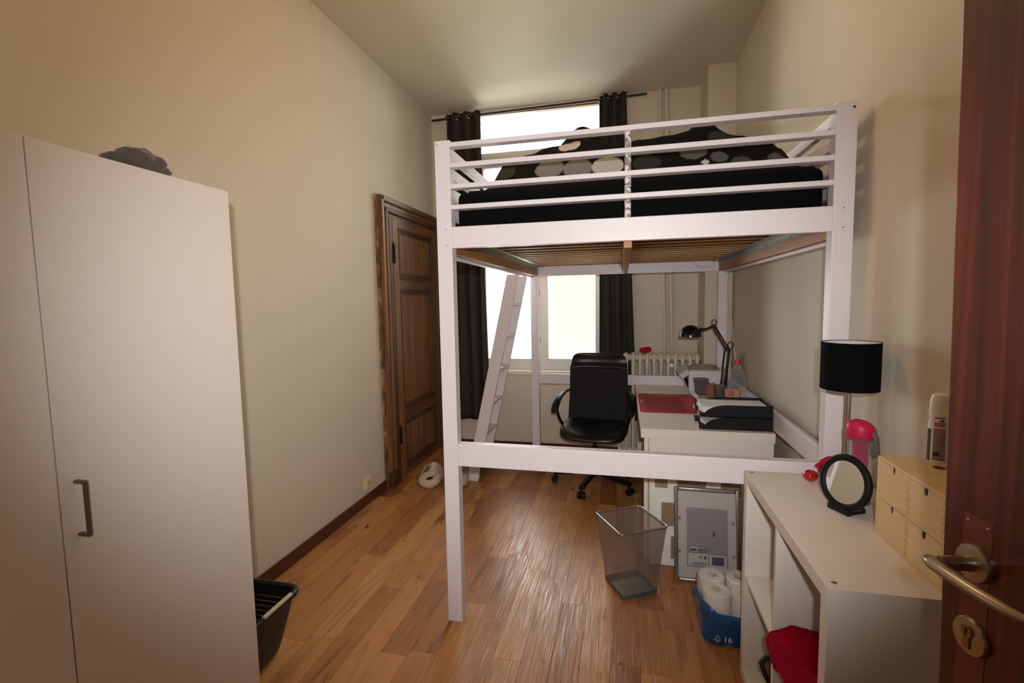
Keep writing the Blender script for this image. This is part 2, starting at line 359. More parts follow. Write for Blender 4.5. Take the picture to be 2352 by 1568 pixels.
def m_duvet():
    m, N, K, b = newmat('duvet_print'); a = N.new('ShaderNodeAttribute'); a.attribute_name = 'print'
    K.new(a.outputs['Color'], b.inputs['Base Color']); b.inputs['Roughness'].default_value = 0.85; b.inputs['Specular IOR Level'].default_value = 0.12
m_duvet()

# ------------------------------------------------------------------ the room
XL, XR, YB, YF, H = -1.041, 1.63, 2.559, -1.985, 3.264
fl = struct(B(XL - .15, XR + .15, YF - 1.3, YB + .12, -0.12, -0.012).build('floor', 'oak_laminate'), 'warm brown oak laminate floor of short planks', 'floor')
PW = 0.118
ncol = int((XR - XL) / PW) + 1
x = XL + 0.004
while x < XR - 0.02:
    x1 = min(x + PW, XR - 0.004); y = -3.2 + random.uniform(-0.7, 0)
    while y < YB:
        ln = random.choice((0.42, 0.55, 0.7, 0.86)) * random.uniform(0.92, 1.08); ya, yb_ = max(y, -3.2), min(y + ln, YB - 0.004)
        if yb_ - ya > 0.05:
            cx, cy = (x + x1) / 2, (ya + yb_) / 2; hx, hy = (x1 - x) / 2 - 0.0003, (yb_ - ya) / 2 - 0.0003
            pm = MB(); pm.add([(-hx, -hy, -.012), (hx, -hy, -.012), (hx, hy, -.012), (-hx, hy, -.012),
                               (-hx, -hy, -.0006), (hx, -hy, -.0006), (hx, hy, -.0006), (-hx, hy, -.0006),
                               (-hx + .0006, -hy + .0006, 0), (hx - .0006, -hy + .0006, 0), (hx - .0006, hy - .0006, 0), (-hx + .0006, hy - .0006, 0)],
                              [(3, 2, 1, 0), (0, 1, 5, 4), (1, 2, 6, 5), (2, 3, 7, 6), (3, 0, 4, 7), (4, 5, 9, 8), (5, 6, 10, 9), (6, 7, 11, 10), (7, 4, 8, 11), (8, 9, 10, 11)])
            po = pm.build('plank', 'oak_laminate', fl, local=True); po.location = Vector((cx, cy, 0)) - OFF[fl.name]
        y += ln
    x = x1
struct(B(XL - .15, XL, YF - 1.3, YB + .3, -0.012, H).build('wall_left', 'wall_paint'), 'cream painted wall with the old oak door in it', 'wall')
struct(B(XR, XR + .15, YF - 1.3, YB + .3, -0.012, H).build('wall_right', 'wall_paint'), 'cream painted wall along the loft bed and desk', 'wall')
WX0, WX1, WZ0, WZ1 = -0.64, 0.62, 0.775, 3.225
bw = MB(); bw.box(XL, WX0, YB, YB + .3, 0, H).box(WX1, XR, YB, YB + .3, 0, H).box(WX0, WX1, YB, YB + .3, 0, WZ0 - .03).box(WX0, WX1, YB, YB + .3, WZ1, H)
struct(bw.build('wall_back', 'wall_paint'), 'cream wall around the tall window', 'wall')
struct(B(1.425, XR, 2.185, YB, 0, H).build('wall_pier', 'wall_paint'), 'boxed-in cream pier in the corner beside the radiator', 'wall')
struct(B(XL - .15, XR + .15, YF - 1.3, YB + .3, H, H + .12).build('ceiling', 'ceiling_paint'), 'plain off-white ceiling', 'ceiling')
DX0, DX1 = 0.46, 1.425
fw = MB(); fw.box(XL, DX0, YF - .14, YF, 0, H).box(DX1, XR, YF - .14, YF, 0, H).box(DX0, DX1, YF - .14, YF, 2.16, H)
struct(fw.build('wall_front', 'wall_paint'), 'cream wall with the entrance doorway', 'wall')
struct(B(XL - .15, XR + .15, YF - 1.42, YF - 1.3, -0.012, H).build('wall_hall', 'hall_paint'), 'hallway wall outside the doorway', 'wall')
# skirting
def skirt(name, label, *bx):
    struct(B(*bx).build(name, 'skirting', bevel=0.003), label, 'baseboard')
skirt('baseboard_left', 'dark red-brown skirting along the wall with the oak door', XL, XL + .014, YF, 1.375, 0, .077)
skirt('baseboard_back', 'dark red-brown skirting under the window', XL, 1.425, YB - .014, YB, 0, .077)
skirt('baseboard_right', 'dark red-brown skirting behind the desk and shelf', XR - .014, XR, YF, 2.185, 0, .077)

# ---- window
win = bpy.data.objects.new('window_1', None); COL.objects.link(win); win.location = (0, 2.6, WZ0); OFF[win.name] = Vector((0, 2.6, WZ0))
struct(win, 'tall white plastic window with two casements and a top light', 'window')
f = MB(); fy0, fy1 = 2.605, 2.675
f.box(WX0, WX0 + .045, fy0, fy1, WZ0, WZ1).box(WX1 - .045, WX1, fy0, fy1, WZ0, WZ1).box(WX0, WX1, fy0, fy1, WZ1 - .012, WZ1).box(WX0, WX1, fy0, fy1, WZ0, WZ0 + .05)
f.build('window_frame', 'pvc_white', win, bevel=0.004)
B(WX0 + .045, WX1 - .045, fy0, fy1, 2.80, 2.88).build('transom', 'pvc_white', win, bevel=0.006)
def sash(x0, x1, z0, z1, wL, wR, wB, wT):
    m = MB(); y0, y1 = fy0 - .014, fy1 - .01
    m.box(x0, x0 + wL, y0, y1, z0, z1).box(x1 - wR, x1, y0, y1, z0, z1).box(x0 + wL, x1 - wR, y0, y1, z0, z0 + wB).box(x0 + wL, x1 - wR, y0, y1, z1 - wT, z1)
    s_ = m.build('casement', 'pvc_white', win, bevel=0.005)
    B(x0 + wL - .003, x1 - wR + .003, 2.632, 2.638, z0 + wB - .003, z1 - wT + .003).build('pane', 'window_glass', s_)
    return s_
s1 = sash(WX0 + .045, -.008, WZ0 + .018, 2.80, .06, .082, .105, .07)
s2 = sash(-.004, WX1 - .045, WZ0 + .018, 2.80, .08, .05, .105, .07)
B(WX0 + .045, WX1 - .045, 2.632, 2.638, 2.88, WZ1 - .012).build('pane', 'window_glass', win)
for zz in (1.05, 1.5, 1.95, 2.4):
    B(-.012, .0, fy0 - .02, fy0 - .012, zz, zz + .06).build('hinge', 'steel_angle', win)
B(WX0, WX1, 2.54, 2.61, .745, .775).build('window_sill', 'stone_sill', win, bevel=0.004)
B(WX0, WX1, 2.565, 2.604, 3.212, 3.262).build('lintel_board', 'lintel_wood', win, bevel=0.003)
struct(MB().box(-.42, 2.4, 4.6, 4.75, -3, 2.75).build('facade', 'facade_cream'), 'pale yellow courtyard wall outside the window', 'building wall')

# ---- old oak door in the left wall
d1 = bpy.data.objects.new('door_1', None); COL.objects.link(d1); d1.location = (XL, 2.0, 0); OFF[d1.name] = Vector((XL, 2.0, 0))
struct(d1, 'old brown oak panelled door in a worn moulded casing', 'door')
CY0, CY1, CZ = 1.37, 2.553, 2.283
MB().box(XL, XL + .02, CY0, CY0 + .035, 0, CZ).build('casing_edge', 'worn_edge', d1, bevel=0.004)
MB().box(XL, XL + .048, CY0 + .028, CY0 + .075, 0.12, CZ).build('casing', 'old_oak', d1, bevel=0.01, seg=3)
MB().box(XL, XL + .03, CY0 + .07, CY0 + .115, 0.12, CZ - .06).build('casing', 'old_oak_dark', d1, bevel=0.006)
MB().box(XL, XL + .042, CY0 + .11, CY0 + .14, 0.12, CZ - .1).build('casing', 'old_oak', d1, bevel=0.008, seg=3)
MB().box(XL, XL + .022, CY0 + .135, CY0 + .17, 0.12, CZ - .12).build('casing', 'old_oak_dark', d1, bevel=0.004)
MB().box(XL, XL + .055, CY0 + .02, CY0 + .17, 0, .12).build('plinth_block', 'old_oak_dark', d1, bevel=0.004)
MB().box(XL, XL + .03, CY0 + .165, CY0 + .235, 0, CZ - .135).build('hinge_stile', 'old_oak_dark', d1, bevel=0.006, seg=3)
MB().box(XL, XL + .048, CY0 + .03, CY1, CZ - .045, CZ).build('head_casing', 'old_oak_flat', d1, bevel=0.01, seg=3)
MB().box(XL, XL + .03, CY0 + .07, CY1, CZ - .085, CZ - .04).build('head_casing', 'old_oak_flat', d1, bevel=0.008, seg=3)
MB().box(XL, XL + .042, CY0 + .11, CY1, CZ - .115, CZ - .08).build('head_casing', 'old_oak_dark', d1, bevel=0.008, seg=3)
MB().box(XL, XL + .02, CY0 + .14, CY1, CZ - .14, CZ - .11).build('head_casing', 'old_oak_flat', d1, bevel=0.004)
MB().box(XL, XL + .045, CY1 - .07, CY1, 0, CZ - .02).build('casing', 'old_oak_dark', d1, bevel=0.008)
LY0, LY1, LZ1 = 1.607, 2.485, CZ - .14
leaf = MB().box(XL, XL + .012, LY0, LY1, .008, LZ1).build('leaf', 'old_oak', d1)
for (a, b_, c, d_, mm) in ((LY0, LY0 + .085, .008, LZ1, 'old_oak_light'), (LY1 - .085, LY1, .008, LZ1, 'old_oak'),):
    B(XL + .01, XL + .03, a, b_, c, d_).build('stile', mm, leaf, bevel=0.002)
for (c, d_) in ((.008, .06), (.475, .56), (1.58, 1.655), (2.075, LZ1)):
    B(XL + .01, XL + .0295, LY0 + .085, LY1 - .085, c, d_).build('rail', 'old_oak_flat', leaf, bevel=0.002)
for (c, d_) in ((.06, .475), (.56, 1.58), (1.655, 2.075)):
    y0, y1 = LY0 + .085, LY1 - .085
    m = MB()
    for k, (ins, wd, th) in enumerate(((0, .016, .036), (.014, .016, .028), (.03, .02, .021))):
        a0, a1, b0, b1 = y0 + ins, y1 - ins, c + ins, d_ - ins
        m.box(XL + .01, XL + th, a0, a0 + wd, b0, b1).box(XL + .01, XL + th, a1 - wd, a1, b0, b1).box(XL + .01, XL + th, a0 + wd, a1 - wd, b0, b0 + wd).box(XL + .01, XL + th, a0 + wd, a1 - wd, b1 - wd, b1)
    m.build('panel_moulding', 'old_oak_dark', leaf, bevel=0.004, seg=2)
    B(XL + .011, XL + .018, y0 + .05, y1 - .05, c + .05, d_ - .05).build('panel', 'old_oak', leaf, bevel=0.003)
MB().cyl((XL + .035, 1.6, 1.78), (XL + .035, 1.6, 1.92), .011, n=12).cyl((XL + .035, 1.6, 1.92), (XL + .035, 1.6, 1.945), .007, .004, n=12).build('hinge', 'black_matte', d1, smooth=True)
MB().cyl((XL + .035, 1.6, .3), (XL + .035, 1.6, .44), .011, n=12).build('hinge', 'black_matte', d1, smooth=True)

# ---- mahogany entrance door, opened into the room
AN = math.radians(-10); DV = Vector((math.sin(AN), math.cos(AN), 0)); NV = Vector((-math.cos(AN), math.sin(AN), 0)); Z = Vector((0, 0, 1))
RC = Vector((1.26454, -1.1973, 1.0859))
hb = RC + DV * (-0.76); hb.z = 0
d2 = bpy.data.objects.new('door_2', None); COL.objects.link(d2); d2.location = hb; OFF[d2.name] = hb
struct(d2, 'dark mahogany entrance door with brushed nickel lever handle', 'door')
TQ = Matrix.Rotation(math.radians(-1.5), 3, NV)
if (TQ @ Z).dot(DV) < 0: TQ = TQ.inverted()
MB().obox(RC + TQ @ (hb + DV * .409 - NV * .02 + Z * 1.078 - RC), TQ @ (DV * .409), TQ @ (NV * .02), TQ @ (Z * 1.067)).build('leaf', 'mahogany', d2, bevel=0.0025)
gp = MB().obox(RC + DV * .003 + Z * -.075, DV * .022, NV * .0006, Z * .14).build('old_plate_mark', 'ghost_plate', d2)
for dz in (.055, ): 
    MB().sph(RC + DV * .018 + Z * dz, .0022).sph(RC + DV * -.012 + Z * dz, .0022).build('screw', 'nickel', d2)
hd = MB().lathe([(0, .011), (.012, .011), (.025, .0095), (.0262, .007), (.0262, 0), (0, 0)], RC, 40, NV).build('rosette', 'nickel', d2, smooth=True)
EL = RC + NV * .055
MB().lathe([(.0115, .008), (.0105, .02), (.0095, .05), (.0, .05)], RC, 24, NV).build('handle_neck', 'nickel', d2, smooth=True)
lv = [EL + DV * .012 - NV * .001, EL + DV * .008 + NV * .003, EL - DV * .004 + NV * .006, EL - DV * .03 + NV * .007, EL - DV * .07 + NV * .006, EL - DV * .105 + NV * .002, EL - DV * .125 - NV * .006]
MB().tube(lv, [.006, .0095, .0105, .0105, .0098, .009, .006], 16, flat=0.8).build('lever', 'nickel', d2, smooth=True)
CC = RC - Z * .108 
MB().lathe([(0, .008), (.012, .008), (.025, .0068), (.0262, .005), (.0262, 0), (0, 0)], CC, 40, NV).build('escutcheon', 'nickel', d2, smooth=True)
kh = MB().lathe([(0, .0105), (.0085, .0105), (.0085, .006), (0, .006)], CC + Z * .008, 20, NV); kh.obox(CC - Z * .006 + NV * .0085, DV * .005, NV * .0015, Z * .01)
kh.build('lock_cylinder', 'brass', d2, smooth=True)
MB().obox(CC + Z * .008 + NV * .0107, DV * .0012, NV * .0006, Z * .006).build('keyway', 'dark_hole', d2)

# ------------------------------------------------------------------ loft bed
BW, PWX, PDY, BD, BH = 1.5806, .0674, .0527, 2.165, 2.14
bed = thing('loft_bed', (BW / 2, BD / 2, 0), 'white painted wooden loft bed on tall square posts', 'loft bed')
for px, py in ((0, 0), (BW - PWX, 0), (0, BD - PDY), (BW - PWX, BD - PDY)):
    B(px, px + PWX, py, py + PDY, 0.0, BH).build('post', 'bed_white', bed, bevel=0.002)
for zt in (2.131, 2.0465, 1.9595, 1.873):
    B(PWX, BW - PWX, .001, .046, zt - .019, zt).build('guard_rail', 'bed_white', bed, bevel=0.002)
B(PWX, BW - PWX, .001, .030, 1.6905, 1.781).build('bed_beam', 'bed_white', bed, bevel=0.0025)
B(PWX, BW - PWX, .001, .044, .7334, .8346).build('stretcher', 'bed_white', bed, bevel=0.0025)
B(PWX, BW - PWX, BD - .05, BD - .022, 1.668, 1.752).build('bed_beam', 'bed_white', bed, bevel=0.0025)
B(PWX, BW - PWX, BD - .05, BD - .012, .740, .826).build('stretcher', 'bed_white', bed, bevel=0.0025)
B(1.556, 1.5795, PDY, BD - PDY, .753, .853).build('stretcher', 'bed_white', bed, bevel=0.0025)
for zt in (1.98, 2.131):
    B(PWX, BW - PWX, BD - .046, BD - .004, zt - .019, zt).build('guard_rail', 'bed_white', bed, bevel=0.002)
for x0, x1 in ((.004, .03), (BW - .03, BW - .004)):
    B(x0, x1, PDY, BD - PDY, 1.655, 1.76).build('side_beam', 'bed_white', bed, bevel=0.0025)
B(.03, .066, PDY - .015, BD - PDY, 1.668, 1.722).build('slat_ledge', 'beam_wood', bed, bevel=0.002)
B(BW - .066, BW - .03, PDY - .015, BD - PDY, 1.668, 1.722).build('slat_ledge', 'beam_wood', bed, bevel=0.002)
for sx, xx in ((1, .066), (-1, BW - .066)):
    m = MB(); xa, xb = sorted((xx, xx + sx * .003)); m.box(xa, xb, PDY, BD - PDY, 1.716, 1.75); xa, xb = sorted((xx, xx + sx * .058)); m.box(xa, xb, PDY, BD - PDY, 1.743, 1.746)
    m.build('steel_angle', 'steel_angle', bed)
    for k in range(10):
        yy = .25 + k * .19; MB().cyl((xx + sx * .003, yy, 1.726), (xx + sx * .0045, yy, 1.726), .004, n=8).build('screw', 'dark_hole', bed)
# long-side guard rails: full on the wall side, short stubs beside the ladder opening
for zt in (2.131, 2.0465, 1.9595, 1.873):
    B(BW - .046, BW - .022, PDY, BD - PDY, zt - .045, zt).build('guard_rail', 'bed_white', bed, bevel=0.002)
    B(.022, .046, PDY, 1.42, zt - .045, zt).build('guard_rail', 'bed_white', bed, bevel=0.002)
B(.012, .05, 1.42, 1.46, 1.76, 2.131).build('opening_post', 'bed_white', bed, bevel=0.002)
for k in range(5):
    z0 = [1.781, 1.873, 1.9595, 2.0465][k] if k < 4 else None
    if z0 is None: break
    z1 = [1.854, 1.9405, 2.0275, 2.112][k]
    MB().cyl((.798, .026, z0), (.798, .026, z1), .0128, n=18, cap=False).build('dowel', 'scuffed_dowel', bed, smooth=True)
B(.782, .815, .030, BD - .05, 1.665, 1.742).build('centre_beam', 'beam_wood', bed, bevel=0.002)
sl = None
ns = 15
for side in (0, 1):
    for k in range(ns):
        yy = .10 + k * (BD - .23) / (ns - 1)
        x0, x1 = (.072, .79) if side == 0 else (.806, BW - .072)
        if sl is None or side != sl[1]:
            o = B(x0, x1, yy - .030, yy + .030, 1.7465, 1.7530).build('slat', 'slat_wood', bed, bevel=0.002); sl = (o, side, yy)
        else:
            o = sl[0].copy(); COL.objects.link(o); o.location = (0, yy - sl[2], 0)
for (bx, bz) in ((.0415, 1.772), (.0425, 1.703), (.013, 2.125), (BW - .034, 1.772), (BW - .034, 1.703)):
    o = MB().lathe([(0, .0015), (.003, .0025), (.0085, .0025), (.0095, 0), (0, 0)], (bx, 0, bz), 20, (0, -1, 0)).build('bolt_cap', 'bed_white', bed, smooth=True)
    MB().cyl((bx, -.0026, bz), (bx, -.003, bz), .0022, n=8).build('bolt_socket', 'dark_hole', o)
MB().cyl((BW - .013, -.0002, 2.117), (BW - .013, -.0012, 2.117), .0045, n=12).build('screw_hole', 'dark_hole', bed)
# hanging loop of string under the slats
tag(MB().tube(bez([(1.33, 2.105, 1.752), (1.33, 2.10, 1.70), (1.42, 2.10, 1.675), (1.50, 2.10, 1.70), (1.475, 2.105, 1.752)], 16), .0015, 6).build('string_loop', 'cable_beige', smooth=True), 'thin loose string drooping below the bed slats', 'string')

def mattress():
    m = B(.072, 1.508, .062, 2.10, 1.757, 1.938); return m.build('mattress', 'black_cotton', bevel=0.03, seg=4, smooth=True)
tag(mattress(), 'mattress in a fitted black sheet on the loft bed', 'mattress')
RID = [(.10, 1.95), (.15, 2.03), (.22, 2.16), (.33, 2.19), (.42, 2.21), (.55, 2.225), (.80, 2.205), (.95, 2.21), (1.14, 2.23), (1.27, 2.19), (1.387, 2.16), (1.437, 2.115), (1.475, 2.05), (1.50, 1.95)]
def rid(x):
    for (a, za), (b, zb) in zip(RID, RID[1:]):
        if a <= x <= b: return za + (zb - za) * sstep(a, b, x)
    return 1.95
def dh(x, y):
    s = sstep(.12, .44, y) * (1 - .35 * sstep(.7, 1.2, y)) * (1 - sstep(1.75, 1.95, y))
    z = 1.954 + (rid(x) - 1.954) * s
    z += .16 * math.exp(-(((x - .57) / .16) ** 2 + ((y - .75) / .16) ** 2)) + .07 * math.exp(-(((x - 1.16) / .08) ** 2 + ((y - .55) / .10) ** 2))
    e = s * min(1, (x - .1) / .1, (1.5 - x) / .1)
    z += e * (.022 * noise.noise(Vector((x * 6, y * 6, 1))) + .010 * abs(noise.noise(Vector((x * 14, y * 9, 4)))))
    return z
def duvet():
    nu, nv = 260, 360; m = MB()
    m.grid(nu, nv, lambda u, v: (.105 + u * 1.39, .13 + v * 1.82, dh(.105 + u * 1.39, .13 + v * 1.82)))
    o = m.build('duvet', 'duvet_print', smooth=True, ang=180); me = o.data
    spots = []
    for (u, v, r, c) in ((1262, 388, 33, .17), (1327, 386, 34, .17), (1396, 382, 36, .40), (1160, 398, 26, .03), (1200, 356, 16, .42), (1308, 334, 26, .45), (1498, 309, 28, .5), (1486, 375, 32, .025),
                         (1593, 346, 30, .09), (1652, 360, 19, .09), (1617, 335, 7, .5), (1620, 372, 9, .5), (1704, 374, 24, .06), (1788, 362, 22, .09), (1662, 318, 34, .03), (1435, 300, 20, .02)):
        d = ray(u, v); hit = None
        for k in range(900):
            q = CAM + d * (1.6 + k * .004)
            if .12 < q.y < 1.9 and .11 < q.x < 1.49 and q.z < dh(q.x, q.y): hit = (q, r * (1.6 + k * .004) / FPX); break
        if hit: spots.append((hit[0], hit[1], c))
    for k in range(26): 
        q = Vector((random.uniform(.2, 1.4), random.uniform(.85, 1.8), 0)); q.z = dh(q.x, q.y); spots.append((q, random.uniform(.05, .1), random.choice((.03, .09, .4))))
    at = me.color_attributes.new('print', 'FLOAT_COLOR', 'POINT'); off = OFF[o.name]
    for i, v in enumerate(me.vertices):
        p = v.co + off; c = (.0035, .0035, .004)
        for (q, r, cc) in spots:
            if abs(p.x - q.x) < r and (p - q).length < r: c = (cc * .95, cc * .97, cc)
        at.data[i].color = (*c, 1)
    md = o.modifiers.new('solid', 'SOLIDIFY'); md.thickness = .012; md.offset = -1
    return o
tag(duvet(), 'crumpled black duvet printed with grey and white circles', 'duvet')

# ladder
lad = thing('bed_ladder', (-.22, 1.83, 0), 'white wooden ladder leaning against the side of the loft bed', 'ladder')
LT, LB = Vector((-.051, 0, 1.665)), Vector((-.4245, 0, 0.0)); ld_ = (LT - LB).normalized(); ln_ = Vector((ld_.z, 0, -ld_.x))
for yy in (1.67, 1.985):
    a = .0485
    def P(t, s, y): q = LB.lerp(LT, t) ; return (q.x + s * a, y, q.z)
    MB().prism([P(0, -1, yy), P(0, 1, yy), P(1, 1, yy), P(1, -1, yy)], (0, .026, 0)).build('stile', 'bed_white', lad, bevel=0.002)
    MB().prism([(-.4765, yy - .001, 0), (-.3725, yy - .001, 0), (-.3605, yy - .001, .045), (-.4645, yy - .001, .045)], (0, .028, 0)).build('foot_cap', 'printer_white', lad)
for zz in (.157, .405, .655, .925, 1.192, 1.448):
    c = LB.lerp(LT, zz / LT.z)
    MB().box(c.x - .05, c.x + .045, 1.696, 1.985, zz - .022, zz).build('step', 'bed_white', lad, bevel=0.002)

# ------------------------------------------------------------------ wardrobe and basket
wd = thing('wardrobe', (-.74, -1.3, 0), 'tall plain white wardrobe with a single visible bow handle', 'wardrobe')
WF, WT, WY1, WY0 = -.44, 1.824, -.655, -1.96
B(XL + .02, WF - .02, WY0, WY1, .0, WT).build('carcass', 'wardrobe_white', wd, bevel=0.0015)
for k, (a, b_) in enumerate(((WY1 - .5325, WY1 - .0005), (WY1 - 1.065, WY1 - .5355), (WY0 + .001, WY1 - 1.068))):
    dr = B(WF - .018, WF, a, b_, .06, WT - .001).build('door', 'wardrobe_white', wd, bevel=0.0012)
    if k == 0:
        hy = -1.155; m = MB()
        m.box(WF, WF + .030, hy - .0055, hy + .0055, 1.064, 1.072).box(WF, WF + .030, hy - .0055, hy + .0055, .940, .948).box(WF + .026, WF + .032, hy - .0055, hy + .0055, .940, 1.072)
        m.build('bow_handle', 'alu_handle', dr, bevel=0.0025)
def plushfn(seed): return lambda d: 1 + .18 * noise.noise(d * 2.2 + Vector((seed, 0, 0))) + .06 * noise.noise(d * 6)
m = MB(); m.sph((-.50, -.895, WT + .033), .05, .055, .034, 26, 16, plushfn(1)).sph((-.49, -.865, WT + .028), .045, .03, .026, 24, 14, plushfn(4)).sph((-.50, -.838, WT + .018), .04, .028, .016, 20, 12, plushfn(8)).sph((-.53, -.92, WT + .026), .05, .04, .024, 20, 12, plushfn(2))
tag(m.build('bundled_scarf', 'plush_grey', smooth=True, ang=180), 'grey-brown bundled soft scarf lying on top of the wardrobe', 'scarf')

bk = thing('laundry_basket', (-.78, -.45, 0), 'black perforated plastic laundry basket beside the wardrobe', 'basket')
def rrect(x0, x1, y0, y1, r, z, n=6):
    out = []
    for cx, cy, a0 in ((x1 - r, y1 - r, 0), (x0 + r, y1 - r, PI / 2), (x0 + r, y0 + r, PI), (x1 - r, y0 + r, 1.5 * PI)):
        for k in range(n + 1):
            a = a0 + k * PI / 2 / n; out.append((cx + r * math.cos(a), cy + r * math.sin(a), z))
    return out
def shell(loops, name, mm, parent, floor=True, **kw):
    m = MB(); n = len(loops[0]); vs = [v for l in loops for v in l]; fs = []
    for i in range(len(loops) - 1):
        for k in range(n): fs.append((i * n + k, i * n + (k + 1) % n, (i + 1) * n + (k + 1) % n, (i + 1) * n + k))
    if floor: fs.append(tuple(range(n)))
    m.add(vs, fs); return m.build(name, mm, parent, smooth=True, ang=50, **kw)
BX0, BX1, BY0, BY1, BZ = -.96, -.557, -.63, -.285, .262
lo_ = []
for t, z in ((0, .012), (.0, .02), (.12, .04), (.5, .13), (.9, .235), (1, BZ)):
    i = .062 * (1 - t) ; lo_.append(rrect(BX0 + i, BX1 - i, BY0 + i * .6, BY1 - i * .6, .05, z))
lo_[0] = rrect(BX0 + .08, BX1 - .08, BY0 + .06, BY1 - .06, .04, .002)
shell(lo_, 'tub', 'basket_perforated', bk)
MB().tube(rrect(BX0 - .004, BX1 + .004, BY0 - .004, BY1 + .004, .055, BZ, 8), .0125, 10, closed=True).build('rim', 'black_plastic', bk, smooth=True)
MB().tube([(BX1 + .006, -.50, BZ + .011), (BX1 + .006, -.345, BZ + .011)], .009, 10).build('handle_inlay', 'beige_tab', bk, smooth=True)

# wall socket by the oak door
so = thing('wall_socket', (XL, 1.1, .1), 'small cream wall socket above the skirting near the oak door', 'socket')
B(XL, XL + .010, 1.058, 1.142, .108, .205).build('plate', 'outlet', so, bevel=0.003)
o = B(XL + .01, XL + .016, 1.072, 1.136, .118, .190).build('insert', 'outlet', so, bevel=0.004)
MB().cyl((XL + .0155, 1.103, .155), (XL + .0165, 1.103, .155), .019, n=20).build('recess', 'beige_tab', so, smooth=True)
MB().cyl((XL + .016, 1.103, .165), (XL + .0175, 1.103, .165), .004, n=8).build('contact', 'dark_hole', so)

# slippers
def slipper(loc, rz, label):
    t = thing('slipper', loc, label, 'slipper', 'pair of bunny slippers', rz=rz)
    def fur(d): return 1 + .06 * noise.noise(d * 9 + Vector(loc)) + .05 * noise.noise(d * 22)
    MB().sph((0, .04, .012), .072, .125, .012, 24, 8).build('sole', 'slipper_sole', t, smooth=True, local=True)
    ring = [(math.cos(a) * .056, math.sin(a) * .072 - .02, .044 + .012 * math.sin(a)) for a in [2 * PI * k / 30 for k in range(30)]]
    m = MB().tube(ring, .031, 24, closed=True)
    for i, v in enumerate(m.v): m.v[i] = v + (v - Vector((0, -.02, .05))).normalized() * (.009 * noise.noise(v * 90) + .005 * noise.noise(v * 210))
    m.build('fur_cuff', 'slipper_fur', t, smooth=True, ang=180, local=True)
    MB().sph((0, -.02, .034), .048, .064, .022, 18, 8).build('insole_shade', 'slipper_lining_shade', t, smooth=True, local=True)  # lining dome fills the opening; its dark colour stands in for shade inside
    m = MB().sph((0, .09, .055), .06, .07, .048, 36, 24, fur).sph((0, .10, .105), .042, .042, .038, 36, 24, fur).sph((.0, .062, .095), .027, .026, .024, 24, 14, fur)
    m.build('head', 'slipper_fur', t, smooth=True, ang=180, local=True)
    for s in (-1, 1):
        MB().tube(bez([(s * .028, .10, .132), (s * .058, .085, .13), (s * .084, .03, .085), (s * .09, -.005, .04)], 10), [.012, .016, .02, .023, .025, .026, .026, .025, .022, .017, .008], 10, flat=0.45, ref=(s * .8, 0, .5)).build('ear', 'slipper_ear', t, smooth=True, local=True)
        MB().sph((s * .018, .064, .118), .004).build('eye', 'black_plastic', t, local=True)
    return t
slipper((-.733, 1.55, 0), math.radians(6), 'fluffy beige bunny slipper in front of the oak door')
slipper((-.522, 1.582, 0), math.radians(20), 'fluffy beige bunny slipper at the foot of the ladder')

# ------------------------------------------------------------------ office chair
ch = thing('office_chair', (.565, 1.78, 0), 'black leather swivel chair with high mesh back beside the desk', 'office chair', rz=math.radians(-5))
def lb(name, m, mm, par=ch, **kw): return m.build(name, mm, par, local=True, **kw)
base_ang = [math.radians(a + 5) for a in (255, 327, 39, 111, 183)]
lb('hub', MB().cyl((0, 0, .075), (0, 0, .135), .034, .03, 20), 'black_plastic', smooth=True)
for a in base_ang:
    d = Vector((math.cos(a), math.sin(a), 0)); s = Vector((-math.sin(a), math.cos(a), 0))
    poly = [d * .02 + Z * .128, d * .02 + Z * .09, d * .30 + Z * .068, d * .325 + Z * .068, d * .325 + Z * .098]
    arm = lb('base_arm', MB().prism([q - s * .019 for q in poly], s * .038), 'black_plastic', bevel=0.006)
    c = d * .31
    m = MB().cyl(c + s * .006 + Z * .027 + d * .008, c + s * .026 + Z * .027 + d * .008, .027, n=20).cyl(c - s * .026 + Z * .027 + d * .008, c - s * .006 + Z * .027 + d * .008, .027, n=20).cyl(c + Z * .03, c + Z * .072, .008, n=10)
    m.cyl(c + s * -.02 + Z * .027 + d * .008, c + s * .02 + Z * .027 + d * .008, .012, n=12)
    m.build('caster', 'black_plastic', arm, local=True, smooth=True)
lb('gas_column', MB().cyl((0, 0, .13), (0, 0, .27), .026, n=20).cyl((0, 0, .27), (0, 0, .40), .016, n=20), 'black_plastic', smooth=True)
lb('tilt_mechanism', MB().box(-.07, .07, -.10, .12, .375, .41), 'black_matte', bevel=0.01)
def seat():
    m = MB(); n = 36; rows = []
    for zf, ins in ((0, .06), (.22, .016), (.5, 0), (.8, .012), (1.0, .05)):
        r = []
        for k in range(n):
            q = 2 * PI * k / n; c_, s_ = math.cos(q), math.sin(q); e = 3.6
            rr = 1 / (abs(c_) ** e + abs(s_) ** e) ** (1 / e); xx, yy = c_ * rr * (.262 - ins), s_ * rr * (.245 - ins) - .02
            zz = .408 + zf * .085 - .035 * sstep(-.08, -.26, yy) * (1 if zf > .3 else .55) + .018 * (xx / .26) ** 2 * (zf > .6)
            r.append((xx, yy, zz))
        rows.append(r)
    vs = [v for r in rows for v in r]; fs = [(i * n + k, i * n + (k + 1) % n, (i + 1) * n + (k + 1) % n, (i + 1) * n + k) for i in range(4) for k in range(n)]
    vs.append((0, -.02, .470)); fs += [(4 * n + k, 4 * n + (k + 1) % n, 5 * n) for k in range(n)]; fs.append(tuple(reversed(range(n))))
    return m.add(vs, fs)
lb('seat', seat(), 'black_leather', smooth=True, ang=180, sub=2)
